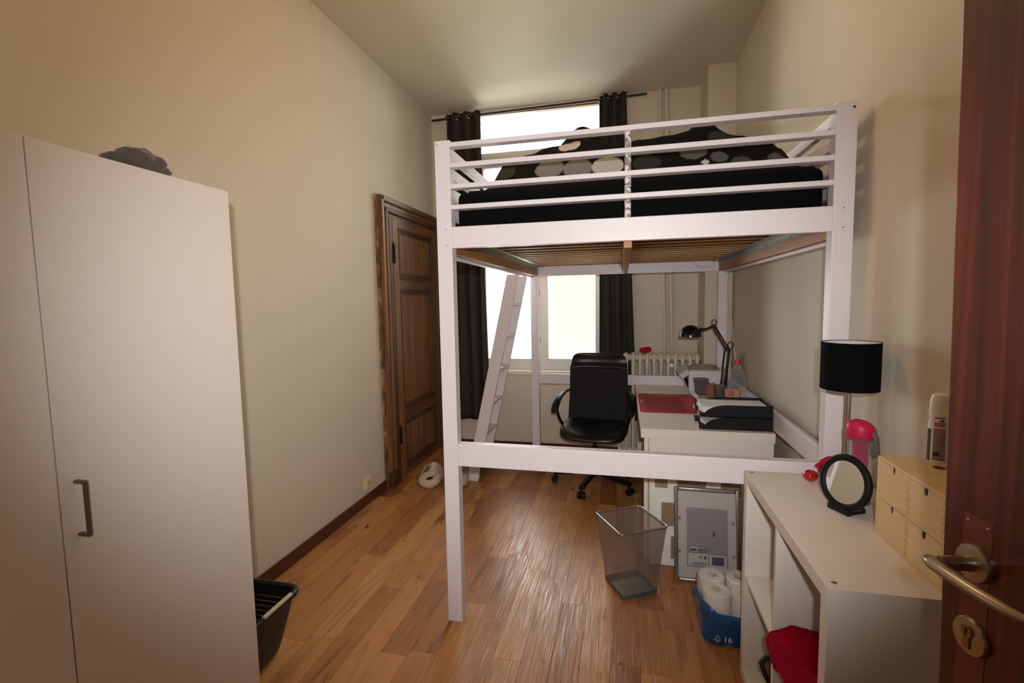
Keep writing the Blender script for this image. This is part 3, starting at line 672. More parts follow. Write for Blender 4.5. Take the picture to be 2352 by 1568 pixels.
def back(z0, z1, w0, w1, yb0, yb1, th, mm, name, rtop=.05):
    m = MB(); nz_, nx = 12, 12
    def fr(u, v, k):
        zz = z0 + (z1 - z0) * v; hw = (w0 + (w1 - w0) * v) / 2
        if rtop:
            dzt = max(0, zz - (z1 - rtop)); hw -= rtop - math.sqrt(max(0, rtop ** 2 - dzt ** 2)) if dzt > 0 else 0
        xx = (u * 2 - 1) * hw; yy = yb0 + (yb1 - yb0) * v - .05 * (1 - (u * 2 - 1) ** 2) * .0 + .045 * (u * 2 - 1) ** 2 * -.6 + .025 * math.sin(v * PI)
        edge = max(abs(u * 2 - 1) ** 6, abs(v * 2 - 1) ** 8); return (xx, yy + k * th / 2 * (1 - .7 * edge), zz)
    m.grid(nx, nz_, lambda u, v: fr(u, v, -1)); m.grid(nx, nz_, lambda u, v: fr(1 - u, v, 1))
    n1 = (nx + 1) * (nz_ + 1)
    idx = [i for i in range(nx + 1)] + [j * (nx + 1) + nx for j in range(1, nz_ + 1)] + [nz_ * (nx + 1) + i for i in range(nx - 1, -1, -1)] + [j * (nx + 1) for j in range(nz_ - 1, 0, -1)]
    def mir(i): r, c = divmod(i, nx + 1); return n1 + r * (nx + 1) + (nx - c)
    for a_, b_ in zip(idx, idx[1:] + idx[:1]): m.f.append((b_, a_, mir(a_), mir(b_)))
    return lb(name, m, mm, smooth=True, ang=70)
back(.44, .905, .485, .465, .18, .235, .055, 'black_mesh_cloth', 'backrest', 0)
back(.895, 1.022, .467, .425, .234, .25, .057, 'black_leather', 'headrest', .055)
lb('back_bracket', MB().tube([(0, .02, .39), (0, .2, .39), (0, .25, .43), (0, .262, .62)], .028, 8, flat=.35, ref=(0, 1, 0)), 'black_plastic', smooth=True)
for s in (-1, 1):
    pad = bez([(s * .235, .20, .715), (s * .27, .10, .725), (s * .28, -.02, .72), (s * .283, -.12, .69), (s * .285, -.17, .60)], 14)
    lb('armrest', MB().tube(pad, [.018] * 2 + [.024] * 3 + [.03] * 9 + [.02], 12, flat=.42, ref=(0, 0, 1)), 'black_plastic', smooth=True)
    lb('armrest_support', MB().tube(bez([(s * .28, -.10, .69), (s * .275, -.15, .58), (s * .272, -.04, .50), (s * .24, .0, .415), (s * .12, .0, .40)], 14), .014, 8, flat=.7), 'black_plastic', smooth=True)

# ------------------------------------------------------------------ radiator, pipes, curtains
rd = thing('radiator', (1.09, 2.365, 0), 'cream cast-iron column radiator under the heating pipes', 'radiator')
RX0, RDX = .808, .0583; sec = None
for k in range(11):
    xx = RX0 + k * RDX
    if sec is None:
        m = MB()
        for yy, r in ((2.297, .0155), (2.435, .0155), (2.365, .012)):
            m.cyl((xx, yy, .13), (xx, yy, .93), r, n=10, cap=False)
        m.tube(bez([(xx, 2.297, .92), (xx, 2.297, .975), (xx, 2.315, .985), (xx, 2.365, .975), (xx, 2.415, .985), (xx, 2.435, .975), (xx, 2.435, .92)], 14), .0165, 10)
        m.tube(bez([(xx, 2.297, .14), (xx, 2.297, .09), (xx, 2.365, .08), (xx, 2.435, .09), (xx, 2.435, .14)], 10), .0165, 10)
        m.cyl((xx - RDX / 2 + .001, 2.365, .948), (xx + RDX / 2 - .001, 2.365, .948), .031, n=14).cyl((xx - RDX / 2 + .001, 2.365, .12), (xx + RDX / 2 - .001, 2.365, .12), .031, n=14)
        o = m.build('section', 'radiator_cream', rd, smooth=True); sec = o
    else:
        o = sec.copy(); COL.objects.link(o); o.location = (k * RDX, 0, 0)
MB().lathe([(.0, -.02), (.014, -.02), (.017, -.002), (.0, 0)], (1.185, 2.28, .888), 18, (0, -1, 0)).build('meter_disc', 'deo_white', rd, smooth=True)
MB().cyl((1.42, 2.365, .948), (1.4, 2.365, .948), .012, n=10).cyl((1.418, 2.365, .948), (1.418, 2.365, .93), .004, n=8).build('bleed_valve', 'radiator_cream', rd, smooth=True)
MB().cyl((.775, 2.365, .12), (.735, 2.365, .12), .014, n=10).cyl((.745, 2.365, 0), (.745, 2.365, .55), .011, n=12).lathe([(.0, 0), (.024, 0), (.026, .05), (.02, .06), (.0, .06)], (.79, 2.305, .115), 16, (-.4, -1, 0)).build('feed_valve', 'radiator_cream', rd, smooth=True)
for k in (0, 10):
    B(RX0 + k * RDX - .012, RX0 + k * RDX + .012, 2.305, 2.425, 0, .085).build('foot', 'radiator_cream', rd, bevel=0.004)
m = MB().sph((.955, 2.345, 1.015), .035, .04, .022, 20, 12, plushfn(3)).sph((.99, 2.345, 1.018), .032, .036, .024, 20, 12, plushfn(5)).sph((.962, 2.305, 1.003), .02, .02, .016, 14, 10)
tag(m.build('pink_cloth', 'fuchsia_cloth', smooth=True, ang=180), 'small crumpled deep pink cloth draped on the radiator', 'cloth')
for xx, dx, lab in ((1.085, .068, 'thin cream heating pipe nearer the dark curtain'), (1.139, .075, 'thin cream heating pipe nearer the corner pier')):
    m = MB().tube([(xx, 2.535, H), (xx + dx * .94, 2.535, 1.0), (xx + dx, 2.535, .02)], .0155, 14)
    for zz in ((1.42,) if xx > 1.1 else ()): m.cyl((xx + .057, 2.535, zz - .03), (xx + .058, 2.535, zz + .03), .0195, n=14)
    tag(m.build('heating_pipe', 'pipe_cream', smooth=True), lab, 'pipe', 'heating pipes on the window wall')
# curtain rod and curtains
rod = thing('curtain_rod', (0, 2.5, 3.2), 'thin black curtain rod above the window', 'curtain rod')
MB().cyl((-1.01, 2.5, 3.195), (.977, 2.5, 3.226), .0095, n=12).build('pole', 'rod_black', rod, smooth=True)
for xx in (-.78, .70):
    zz = 3.211 + xx * .0156; MB().cyl((xx, 2.5, zz), (xx, 2.56, zz), .006, n=8).build('bracket', 'rod_black', rod)
def curtain(xt0, xt1, xb0, xb1, z0, label, nf, seed):
    t = thing('curtain', ((xt0 + xt1) / 2, 2.5, z0), label, 'curtain', 'curtains at the window')
    zt = 3.256 if xt0 > 0 else 3.24
    def fn(u, v):
        k = v ** .8
        a, b_ = xb0 + (xt0 - xb0) * k, xb1 + (xt1 - xb1) * k
        ph = u * nf * 2 * PI + .35 * math.sin(v * 5 + seed + u * 7) * (1 - v)
        return (a + (b_ - a) * u + .008 * math.sin(ph * 2 + seed), 2.5 + (.028 + .008 * (1 - v) * math.sin(u * 9 + seed)) * math.sin(ph), z0 + (zt - z0) * v)
    MB().grid(nf * 16, 40, fn).build('cloth', 'curtain_cloth', t, smooth=True, ang=180, solid=.003)
    for k in range(nf * 2):
        u = (k + .5) / (nf * 2) if False else (k / (nf * 2)) + .004
        p = Vector(fn(u, .972)); d = Vector(fn(min(1, u + .01), .972)) - Vector(fn(max(0, u - .01), .972)); d.z = 0; nr = Vector((-d.y, d.x, 0)).normalized()
        tt = Vector((0, 0, 1)); dd = nr.cross(tt)
        c = Vector((p.x, p.y, 3.211 + p.x * .0156))
        MB().tube([c + (dd * math.cos(q) + tt * math.sin(q)) * .022 for q in [2 * PI * j / 20 for j in range(20)]], .0045, 8, closed=True).build('eyelet', 'chrome', t, smooth=True)
curtain(-.865, -.53, -.86, -.50, .30, 'dark grey eyelet curtain on the oak door side of the window', 3, .4)
curtain(.565, .795, .56, .905, .35, 'dark grey eyelet curtain hanging behind the radiator end', 3, 2.1)

# cable on the right wall
tag(MB().tube([(1.585, 2.12, 1.66), (1.585, 2.10, 1.5), (1.60, 2.03, 1.25), (1.605, 1.92, 1.02), (1.605, 1.88, .95), (1.60, 1.95, .78)], .004, 8).build('power_cable', 'cable_white', smooth=True), 'thin white cable hanging down the wall behind the desk lamp', 'cable')

# ------------------------------------------------------------------ desk and what stands on it
DZ = .75; dx0, dx1, dy0, dy1 = .878, 1.5535, .713, 2.105
dk = thing('desk', ((dx0 + dx1) / 2, 1.4, 0), 'white desk standing under the loft bed', 'desk')
B(dx0, dx1, dy0, dy1, DZ - .052, DZ).build('desktop', 'melamine', dk, bevel=0.0015)
B(dx0 + .018, dx0 + .040, dy0 + .012, dy0 + .05, 0, DZ - .052).build('leg', 'melamine', dk, bevel=0.0015)
B(dx0 + .043, dx1 - .004, dy0 + .008, dy0 + .03, 0.0, DZ - .052).build('end_panel', 'melamine', dk, bevel=0.0015)
B(dx0 + .018, dx1 - .004, dy1 - .05, dy1 - .02, 0, DZ - .052).build('end_panel', 'melamine', dk, bevel=0.0015)
B(dx1 - .03, dx1 - .01, dy0 + .03, dy1 - .05, .35, DZ - .052).build('back_panel', 'melamine', dk)
B(dx0 + .03, dx0 + .05, dy0 + .05, dy1 - .05, DZ - .13, DZ - .052).build('apron', 'melamine', dk)
# red desk mat
mt = thing('desk_mat', (1.08, 1.4, DZ), 'glossy red desk mat with rounded corners', 'desk mat')
MB().prism(rrect(.886, 1.285, 1.105, 1.71, .03, DZ + .0005, 5), (0, 0, .003)).build('sheet', 'mat_red', mt)
MB().prism([(.925, 1.13, DZ + .0036), (1.17, 1.13, DZ + .0036), (1.17, 1.60, DZ + .0036), (.925, 1.60, DZ + .0036)], (0, 0, .0006)).build('pocket', 'mat_red_inset', mt)
B(.90, .912, 1.40, 1.44, DZ + .0036, DZ + .0044).build('sticker', 'print_white', mt)
# letter trays
def tray(z0, label):
    t = thing('letter_tray', (1.38, .87, z0), label, 'letter tray', 'letter trays stacked on the desk')
    x0, x1, y0, y1, h = 1.205, 1.550, .755, .985, .066
    prof = [(x1, z0), (x1, z0 + h), (1.335, z0 + h)] + [(1.335 - .125 * math.sin(a) , z0 + h - (h - .008) * (1 - math.cos(a))) for a in [k * PI / 2 / 8 for k in range(1, 9)]] + [(x0, z0)]
    for yy in (y0, y1 - .003): MB().prism([(a, yy, b_) for a, b_ in prof], (0, .003, 0)).build('side', 'black_matte', t)
    B(x0, x1, y0, y1, z0, z0 + .003).build('bottom', 'black_matte', t); B(x1 - .003, x1, y0, y1, z0, z0 + h).build('back', 'black_matte', t, bevel=.001)
    for ya, yb2 in ((y0, y0 + .05), (y1 - .06, y1)):
        B(x0 - .02, x0 + .01, ya, yb2, z0, z0 + .022).build('front_lip', 'black_matte', t, bevel=0.002)
        B(x0 - .0215, x0 - .0195, ya + .003, yb2 - .003, z0 + .003, z0 + .02).build('label_tab', 'beige_tab', t)
    return t
tray(DZ, 'black plastic letter tray, lower of the stack on the desk'); tray(DZ + .068, 'black plastic letter tray, upper of the stack on the desk')
def papers(z0, h, label, dx=0):
    m = MB(); n = 5
    for k in range(n):
        j = .004 * math.sin(k * 2.3); m.box(1.215 + dx + j, 1.538 + j * .5, .765 + j * .5, .972 + j * .5, z0 + h * k / n, z0 + h * (k + 1) / n - .0006)
    tag(m.build('paper_stack', 'paper'), label, 'papers', 'papers in the letter trays')
papers(DZ + .0715, .05, 'thick stack of white papers in the upper letter tray', -.012); papers(DZ + .0035, .022, 'white papers in the lower letter tray')
tag(MB().obox((1.188, .95, DZ + .148), (.006, .03, .006), (.016, -.006, -.012), (0, .0004, .0004)).build('index_tag', 'paper', bevel=0.0), 'rounded white paper tag sticking out of the upper tray', 'paper tag')
# printer
pr_ = thing('printer', (1.39, 1.94, DZ), 'white inkjet printer at the back of the desk', 'printer')
px0, px1, py0, py1, pt = 1.262, 1.50, 1.80, 2.085, DZ + .165
B(px0, px1, py0, py1, DZ + .012, pt).build('body', 'printer_white', pr_, bevel=0.012, seg=3, smooth=True)
B(px0 + .01, px1 - .01, py0 + .01, py1 - .01, DZ, DZ + .014).build('base', 'printer_grey', pr_)
B(px0 + .012, px1 - .006, py0 + .008, py1 - .008, pt - .001, pt + .006).build('scanner_lid', 'printer_grey', pr_, bevel=.003)
MB().obox((px0 - .028, 1.94, pt - .028), (.030, 0, .022), (0, .125, 0), (.014, 0, -.017)).build('control_panel', 'printer_grey', pr_, bevel=0.004)
MB().obox((px0 - .043, 1.92, pt - .0135), (.010, 0, .0075), (0, .05, 0), (.0008, 0, -.001)).build('display', 'print_grey', pr_)
B(px0 - .004, px0 + .004, py0 + .02, py1 - .02, DZ + .03, pt - .075).build('paper_slot', 'dark_hole', pr_)
MB().obox((px0 - .014, 1.94, DZ + .048), (-.018, 0, .044), (0, .11, 0), (.002, 0, .001)).build('output_flap', 'printer_white', pr_, bevel=.002)
# cable coil
m = MB()
for k in range(3):
    m.tube([(1.385 + (.105 - .012 * k) * math.cos(q), 1.94 + (.10 - .014 * k) * math.sin(q), pt + .0115 + .0075 * k + .0015 * math.sin(3 * q)) for q in [2 * PI * j / 40 for j in range(40)]], .0036, 8, closed=True)
tag(m.build('cable_coil', 'cable_beige', smooth=True), 'coiled beige cable lying on top of the printer', 'cable')
# pencil cups
def cup(cx, cy, z0, w0, w1, h, mm, label, cat='pencil cup'):
    t = thing('pencil_cup', (cx, cy, z0), label, cat)
    shell([rrect(cx - w / 2, cx + w / 2, cy - w / 2, cy + w / 2, .006, z0 + z, 3) for w, z in ((w0, .002), (w1, h))], 'wall', mm, t)
    MB().tube(rrect(cx - w1 / 2, cx + w1 / 2, cy - w1 / 2, cy + w1 / 2, .007, z0 + h, 3), .0022, 8, closed=True).build('rim', 'steel_angle', t, smooth=True)
    B(cx - w0 / 2, cx + w0 / 2, cy - w0 / 2, cy + w0 / 2, z0, z0 + .003).build('base', 'steel_angle', t)
cup(1.336, 1.733, DZ, .072, .098, .118, 'smoke_plastic', 'square tapered smoky pencil cup in front of the printer')
cup(1.44, 1.575, DZ, .062, .07, .10, 'wire_fine', 'small dark wire mesh cup behind the water bottle')
tag(MB().cyl((1.285, 1.72, DZ + .107), (1.31, 1.725, DZ + .107), .004, n=8).build('pen_clip', 'black_plastic'), 'black clip hooked over the rim of the pencil cup', 'clip')
# desk lamp
dl = thing('desk_lamp', (1.455, 1.70, DZ), 'glossy black articulated desk lamp with dome shade', 'desk lamp')
MB().lathe([(0, .02), (.03, .02), (.058, .012), (.063, .004), (.063, 0), (0, 0)], (1.485, 1.715, DZ), 32).build('base', 'lamp_black', dl, smooth=True)
def atY(u, v, Y):
    d = ray(u, v); return CAM + d * ((Y - CAM.y) / d.y)
LYp = 1.72
P0, P1, P2, P3 = atY(1660, 893, LYp), atY(1671, 801, LYp), atY(1639, 748, LYp), atY(1615, 757, LYp)
MB().cyl((P0.x, P0.y, DZ + .01), P0, .011, n=12).build('stem', 'lamp_black', dl, smooth=True)
q = (P1 - P0).normalized(); sd = Vector((q.z, 0, -q.x))
MB().cyl(P0 - sd * .016, P1 - sd * .016, .0055, n=10).cyl(P0 + sd * .014, P1 + sd * .014, .0075, n=10).build('lower_arm', 'lamp_black', dl, smooth=True)
MB().tube([P0.lerp(P1, .05), P0.lerp(P1, .55)], .004, 8).build('spring', 'chrome', dl, smooth=True)
q2 = (P2 - P1).normalized(); s2_ = Vector((q2.z, 0, -q2.x))
MB().cyl(P1 + s2_ * .006, P2 + s2_ * .006, .007, n=10).cyl(P1 - s2_ * .010, P2 - s2_ * .010, .005, n=10).build('upper_arm', 'lamp_black', dl, smooth=True)
MB().tube([P1.lerp(P2, .05) + Vector((0, -.008, 0)), P1.lerp(P2, .55) + Vector((0, -.008, 0))], .004, 8).build('spring', 'chrome', dl, smooth=True)
for p_ in (P1, P2): MB().cyl(p_ - Vector((0, .014, 0)), p_ + Vector((0, .014, 0)), .013, n=14).build('joint', 'lamp_black', dl, smooth=True)
for p_, r_ in ((P1 + Vector((.022, 0, .028)), .02), (P2 + Vector((.004, 0, .024)), .017)):
    MB().tube([p_ + Vector((r_ * math.cos(a), 0, r_ * 1.25 * math.sin(a))) for a in [2 * PI * k / 20 for k in range(20)]], .0028, 8, closed=True).build('cable_loop', 'lamp_black', dl, smooth=True)
MB().tube([P2, P2.lerp(P3, .6) + Vector((0, 0, -.004)), P3], .008, 10).build('neck', 'lamp_black', dl, smooth=True)
HC = atY(1586, 772, LYp)
MB().lathe([(.0, .083), (.03, .078), (.052, .064), (.068, .042), (.075, .015), (.076, -.002), (.073, -.002), (.072, .015), (.064, .040), (.048, .061), (.0, .078)], HC, 36).build('shade', 'lamp_black', dl, smooth=True)
MB().tube([P3, HC + Vector((.062, 0, .045))], .015, 12).build('socket', 'lamp_black', dl, smooth=True)
MB().sph(HC + Vector((0, 0, .03)), .028).build('bulb', 'bulb_glass', dl, smooth=True)
MB().cyl(HC + Vector((.062, 0, .0)), HC + Vector((.066, 0, -.065)), .0012, n=6).build('pull_cord', 'steel_angle', dl)
# teddy
m = MB(); tx, ty = 1.393, 1.64
m.sph((tx, ty, DZ + .036), .026, .024, .034).sph((tx - .002, ty, DZ + .083), .023, .022, .021).sph((tx - .02, ty - .004, DZ + .078), .012, .011, .009).sph((tx - .012, ty - .006, DZ + .103), .007).sph((tx + .016, ty - .006, DZ + .103), .007)
m.sph((tx - .022, ty - .014, DZ + .012), .018, .012, .012).sph((tx + .02, ty - .014, DZ + .012), .018, .012, .012).sph((tx - .026, ty - .004, DZ + .045), .009, .009, .018).sph((tx + .026, ty - .004, DZ + .045), .009, .009, .018)
tag(m.build('teddy_figurine', 'teddy', smooth=True, ang=180), 'small seated brown teddy bear beside the desk lamp', 'teddy bear')
# water bottle
wb = thing('water_bottle', (1.498, 1.345, DZ), 'clear plastic water bottle with red screw cap', 'bottle')
prof = [(.0, .006), (.03, .0), (.05, .004), (.056, .016)]
for k in range(5): prof += [(.056, .03 + k * .024), (.053, .042 + k * .024)]
prof += [(.056, .155), (.055, .18), (.048, .21), (.036, .24), (.022, .262), (.0155, .272), (.015, .283), (.0, .283)]
MB().lathe(prof, (1.498, 1.345, DZ), 36).build('bottle_body', 'clear_plastic', wb, smooth=True)
MB().lathe([(.018, .279), (.0185, .303), (.017, .306), (0, .306)], (1.498, 1.345, DZ), 24).build('cap', 'red_cap', wb, smooth=True)
tag(B(1.462, 1.548, 1.50, 1.54, DZ, DZ + .088).build('drink_carton', 'carton_orange', bevel=.002), 'orange and white carton behind the water bottle', 'carton')
o = B(1.475, 1.515, 1.4985, 1.4998, DZ + .04, DZ + .08).build('carton_print', 'fuchsia', bpy.data.objects['drink_carton'])
tag(MB().prism([(1.558, 1.70, .854), (1.575, 1.84, .854), (1.618, 1.86, 1.03), (1.612, 1.77, 1.06), (1.566, 1.69, .93)], (.0015, 0, -.0005)).build('folded_sheet', 'paper_grey'), 'large pale folded sheet leaning behind the water bottle', 'paper')

# ------------------------------------------------------------------ under the bed
bn = thing('waste_bin', (.82, .435, 0), 'square tapered silver wire mesh waste bin', 'waste bin', rz=math.radians(30))
def sq(w, z, r): return rrect(-w / 2, w / 2, -w / 2, w / 2, r, z, 3)
shell([sq(.19, .02, .008), sq(.258, .352, .014)], 'mesh_wall', 'wire_mesh', bn, floor=False, local=True)
MB().tube(sq(.26, .354, .018), .0048, 10, closed=True).build('rim', 'chrome', bn, smooth=True, local=True)
shell([sq(.188, .001, .006), sq(.1925, .024, .008)], 'base_tray', 'bin_base', bn, local=True)
tag(MB().tube([Vector((.82, .435, .008)) + Vector(q_) for q_ in bez([(-.06, .02, 0), (-.02, -.08, .01), (.08, -.06, .0), (.06, .06, .012), (-.03, .07, .004), (-.07, -.02, .003), (.03, -.05, .001)], 30)], .0016, 6).build('green_string', 'string_green', smooth=True), 'tangled thin green string in the bottom of the waste bin', 'string')

def frame_local(name, loc, tilt, label, cat, w, h):
    t = thing(name, loc, label, cat); t.rotation_euler = (-tilt, 0, 0); return t
pf = frame_local('picture_frame', (1.203, .528, 0.004), math.radians(9.5), 'silver picture frame with white mount leaning under the desk end', 'picture frame', .32, .475)
fwid, fh = .318, .478; hw = fwid / 2
for (a, b_, c, d_) in ((-hw, -hw + .019, 0, fh), (hw - .019, hw, 0, fh), (-hw + .019, hw - .019, 0, .019), (-hw + .019, hw - .019, fh - .019, fh)):
    B(a, b_, -.006, .018, c, d_).build('moulding', 'silver_frame', pf, local=True, bevel=0.006, seg=3, smooth=True)
B(-hw + .017, hw - .017, .006, .010, .017, fh - .017).build('mount', 'paper', pf, local=True)
ins = B(-.098, .102, .0050, .0058, .075, .375).build('insert_sheet', 'paper_grey', pf, local=True)
def pr2(m_, a, b_, c, d_, k=.0001): B(a, b_, .0048 - k, .0049, c, d_).build('insert_print', m_, pf, local=True)
pr2('paper', -.09, .005, .085, .145); pr2('print_grey', -.09, .005, .148, .182); pr2('print_white', -.086, -.046, .153, .178, .0003); pr2('print_dark', -.082, -.05, .157, .168, .0005)
pr2('print_white', .012, .094, .085, .142); pr2('sea_photo', .024, .082, .093, .134, .0003); pr2('print_dark', -.014, -.003, .118, .134, .0003); pr2('print_grey', -.036, -.026, .12, .134, .0003)
pr2('print_dark', -.06, -.002, .098, .101, .0003); pr2('print_dark', -.075, -.004, .090, .0935, .0003); pr2('print_dark', .03, .039, .235, .262, .0003)
for (a, c) in ((-.137, .31), (-.137, .14), (.122, .30), (.124, .135)): pr2('print_grey', a, a + .010, c, c + .016, .0003)
for k in range(4): MB().cyl((-.04 + k * .012, .0046, .173), (-.04 + k * .012, .0049, .173), .004, n=12).build('insert_print', 'print_white', pf, local=True)
B(-hw + .018, hw - .018, .002, .0032, .018, fh - .018).build('glass', 'picture_glass', pf, local=True)

cf = frame_local('collage_frame', (1.165, .668, .002), math.radians(2.2), 'large white multi-photo frame standing behind the silver frame', 'picture frame', .48, .56)
cw, chh = .475, .56
B(-cw / 2, cw / 2, 0, .02, 0, chh).build('board', 'pvc_white', cf, local=True, bevel=.002)
def ledge(x0, x1, z0, z1): 
    m = MB(); w_ = .012
    m.box(x0, x1, -.008, .001, z0, z0 + w_).box(x0, x1, -.008, .001, z1 - w_, z1).box(x0, x0 + w_, -.008, .001, z0 + w_, z1 - w_).box(x1 - w_, x1, -.008, .001, z0 + w_, z1 - w_)
    m.build('photo_mount', 'pvc_white', cf, local=True, bevel=.002); B(x0 + w_, x1 - w_, -.001, .0004, z0 + w_, z1 - w_).build('photo_opening', 'mat_grey_card', cf, local=True)
mat('mat_grey_card', (150, 128, 106), 0.5)
ledge(-.11, .06, .395, .545); ledge(.11, .235, .395, .545); ledge(-.19, -.03, .21, .365); ledge(-.14, .0, .03, .18); ledge(.02, .2, .21, .365); ledge(.03, .22, .03, .18)
ledge(-.225, -.135, .42, .545)

# toilet rolls
tp = thing('toilet_roll_pack', (1.23, .18, 0), 'pack of white toilet rolls in torn blue film', 'toilet paper')
for ix, (rx_, ry_) in enumerate(((1.172, .125), (1.284, .125), (1.172, .237), (1.284, .237))):
    for z0 in (.01, .118):
        o = MB().lathe([(.02, .104), (.05, .104), (.0545, .099), (.0545, .005), (.05, 0), (.02, 0), (.02, .104)], (rx_, ry_, z0), 28).build('roll', 'roll_paper', tp, smooth=True)
        MB().lathe([(.0198, .1035), (.0192, .09), (.0, .09)], (rx_, ry_, z0), 16, nocap=True).build('core', 'roll_core', o, smooth=True)
def tpring(ins, z, wob=0, nph=0, dz=None):
    l = rrect(1.112 + ins, 1.344 - ins, .066 + ins, .297 - ins, .06, z, 7); out = []
    for k, (a, b_, c) in enumerate(l):
        dx, dy = a - 1.228, b_ - .181; r = math.hypot(dx, dy); q = math.atan2(dy, dx); ww = wob * (math.sin(q * 3 + nph) + .6 * math.sin(q * 7 + nph * 2))
        out.append((a + dx / r * ww, b_ + dy / r * ww, c + (dz(q) if dz else 0)))
    return out
edge = lambda q: .022 * math.sin(q * 2 + .6) + .012 * math.sin(q * 5 + 1)
shell([tpring(.012, .001), tpring(.0, .012, .001), tpring(-.001, .05, .002, 1), tpring(0, .085, .003, 2), tpring(-.014, .11, .005, .5, lambda q: edge(q) * .6), tpring(-.012, .135, .005, .9, edge), tpring(-.001, .15, .003, 1.5, edge)], 'blue_film', 'film_blue', tp)
shell([tpring(-.0015, .12, .001), tpring(-.002, .2, .001), tpring(.004, .224, .002), tpring(.05, .2285, .0)], 'clear_film', 'film_clear', tp, floor=False)
B(1.1085, 1.111, .10, .125, .15, .205).build('film_print', 'print_teal', tp)
tv, tf = textmesh('16', .036)
MB().add([(1.208 + v.x, .0615, .040 + v.y) for v in tv], tf).build('film_print', 'print_white', tp)
m = MB().tube([Vector((1.165, .0612, .040)) + Vector(q_) for q_ in ((-.012, 0, .002), (-.008, 0, -.006), (-.003, 0, .0), (0, 0, .012), (.005, 0, .015), (.010, 0, .008), (.011, 0, -.004), (.007, 0, -.010), (.002, 0, -.008), (.004, 0, -.002), (.0, 0, -.005), (.0, 0, -.013))], .0011, 6)
m.build('film_print', 'print_white', tp)
for k in range(2): B(1.200, 1.228 - k * .006, .0608, .0614, .018 - k * .006, .0205 - k * .006).build('film_print', 'print_grey', tp)

# ------------------------------------------------------------------ shelf unit
SX0, SX1, SY0, SY1, SZ = 1.23, XR - .018, -.812, -.049, .808
sh = thing('shelf_unit', ((SX0 + SX1) / 2, (SY0 + SY1) / 2, 0), 'white cube shelf unit with four open compartments', 'shelf unit')
T = .038; ti = .016; ym = (SY0 + SY1) / 2; zm = .408
B(SX0, SX1, SY0, SY1, SZ - T, SZ).build('top', 'melamine', sh, bevel=.001)
B(SX0, SX1, SY0, SY1, 0, T).build('bottom', 'melamine', sh, bevel=.001)
B(SX0, SX1, SY0, SY0 + T, T, SZ - T).build('side', 'melamine', sh, bevel=.001); B(SX0, SX1, SY1 - T, SY1, T, SZ - T).build('side', 'melamine', sh, bevel=.001)
B(SX0 + .002, SX1, ym - ti / 2, ym + ti / 2, T, SZ - T).build('divider', 'melamine', sh, bevel=.0008)
B(SX0 + .002, SX1, SY0 + T, ym - ti / 2, zm - ti / 2, zm + ti / 2).build('shelf', 'melamine', sh, bevel=.0008); B(SX0 + .002, SX1, ym + ti / 2, SY1 - T, zm - ti / 2, zm + ti / 2).build('shelf', 'melamine', sh, bevel=.0008)
B(SX1 - .006, SX1 - .001, SY0 + T, SY1 - T, T, SZ - T).build('back_board', 'melamine', sh)
for (a, b_) in ((SX0 + .022, SY0 + .026), (SX0 + .022, SY1 - .02), (SX1 - .15, SY0 + .012)):
    MB().lathe([(0, .0004), (.0045, .0012), (.0062, .0004), (.0062, 0)], (a, b_, SZ), 14).build('cam_screw', 'nickel', sh, smooth=True)
# towel on near shelf
def towel():
    zz = zm + ti / 2; y0, y1 = SY0 + T + .008, ym - ti / 2 - .006
    def fn(u, v):
        yy = y0 + v * (y1 - y0); w1 = noise.noise(Vector((u * 4, v * 5, 2))); w2 = noise.noise(Vector((u * 13, v * 15, 7)))
        hgt = .016 + .030 * abs(math.sin(v * 4.2 + .5 + 1.3 * u)) * (.35 + .65 * v) + .010 * w1 + .004 * w2
        if u < .16:      # overhang in front of the shelf edge
            t = u / .16; drop = .03 + .02 * math.sin(v * 9)
            return (SX0 - .008 - .010 * math.sin(t * PI) - .004 * w2, yy, zz - drop * (1 - t) + (hgt * .55) * t)
        t = (u - .16) / .84
        return (SX0 - .008 + t * .264, yy + .008 * w1, zz + .004 + max(.004, hgt * (.55 + .45 * sstep(0, .25, t)) * (1 - sstep(.75, 1, t))))
    return MB().grid(70, 80, fn).build('towel', 'towel_red', smooth=True, ang=180, solid=.006)
tag(towel(), 'crumpled raspberry red towel on a shelf of the white unit', 'towel')
# oval tray in the far lower compartment
ot = thing('oval_tray', (1.37, -.30, T), 'black rimmed oval tray leaning in the lower compartment', 'tray')
pts = [Vector((a, -.30, b_)) for a, b_ in ((1.29, .262), (1.255, .254), (1.238, .229), (1.25, .19), (1.275, .14), (1.305, .095), (1.345, .058), (1.39, .047), (1.435, .06), (1.475, .10), (1.50, .16), (1.505, .22), (1.485, .25), (1.44, .263), (1.36, .266))]
MB().tube(pts, .008, 10, closed=True).build('rim', 'tray_rim', ot, smooth=True)
MB().prism([p_ for p_ in pts], (0, .003, 0)).build('panel', 'tray_wood', ot)

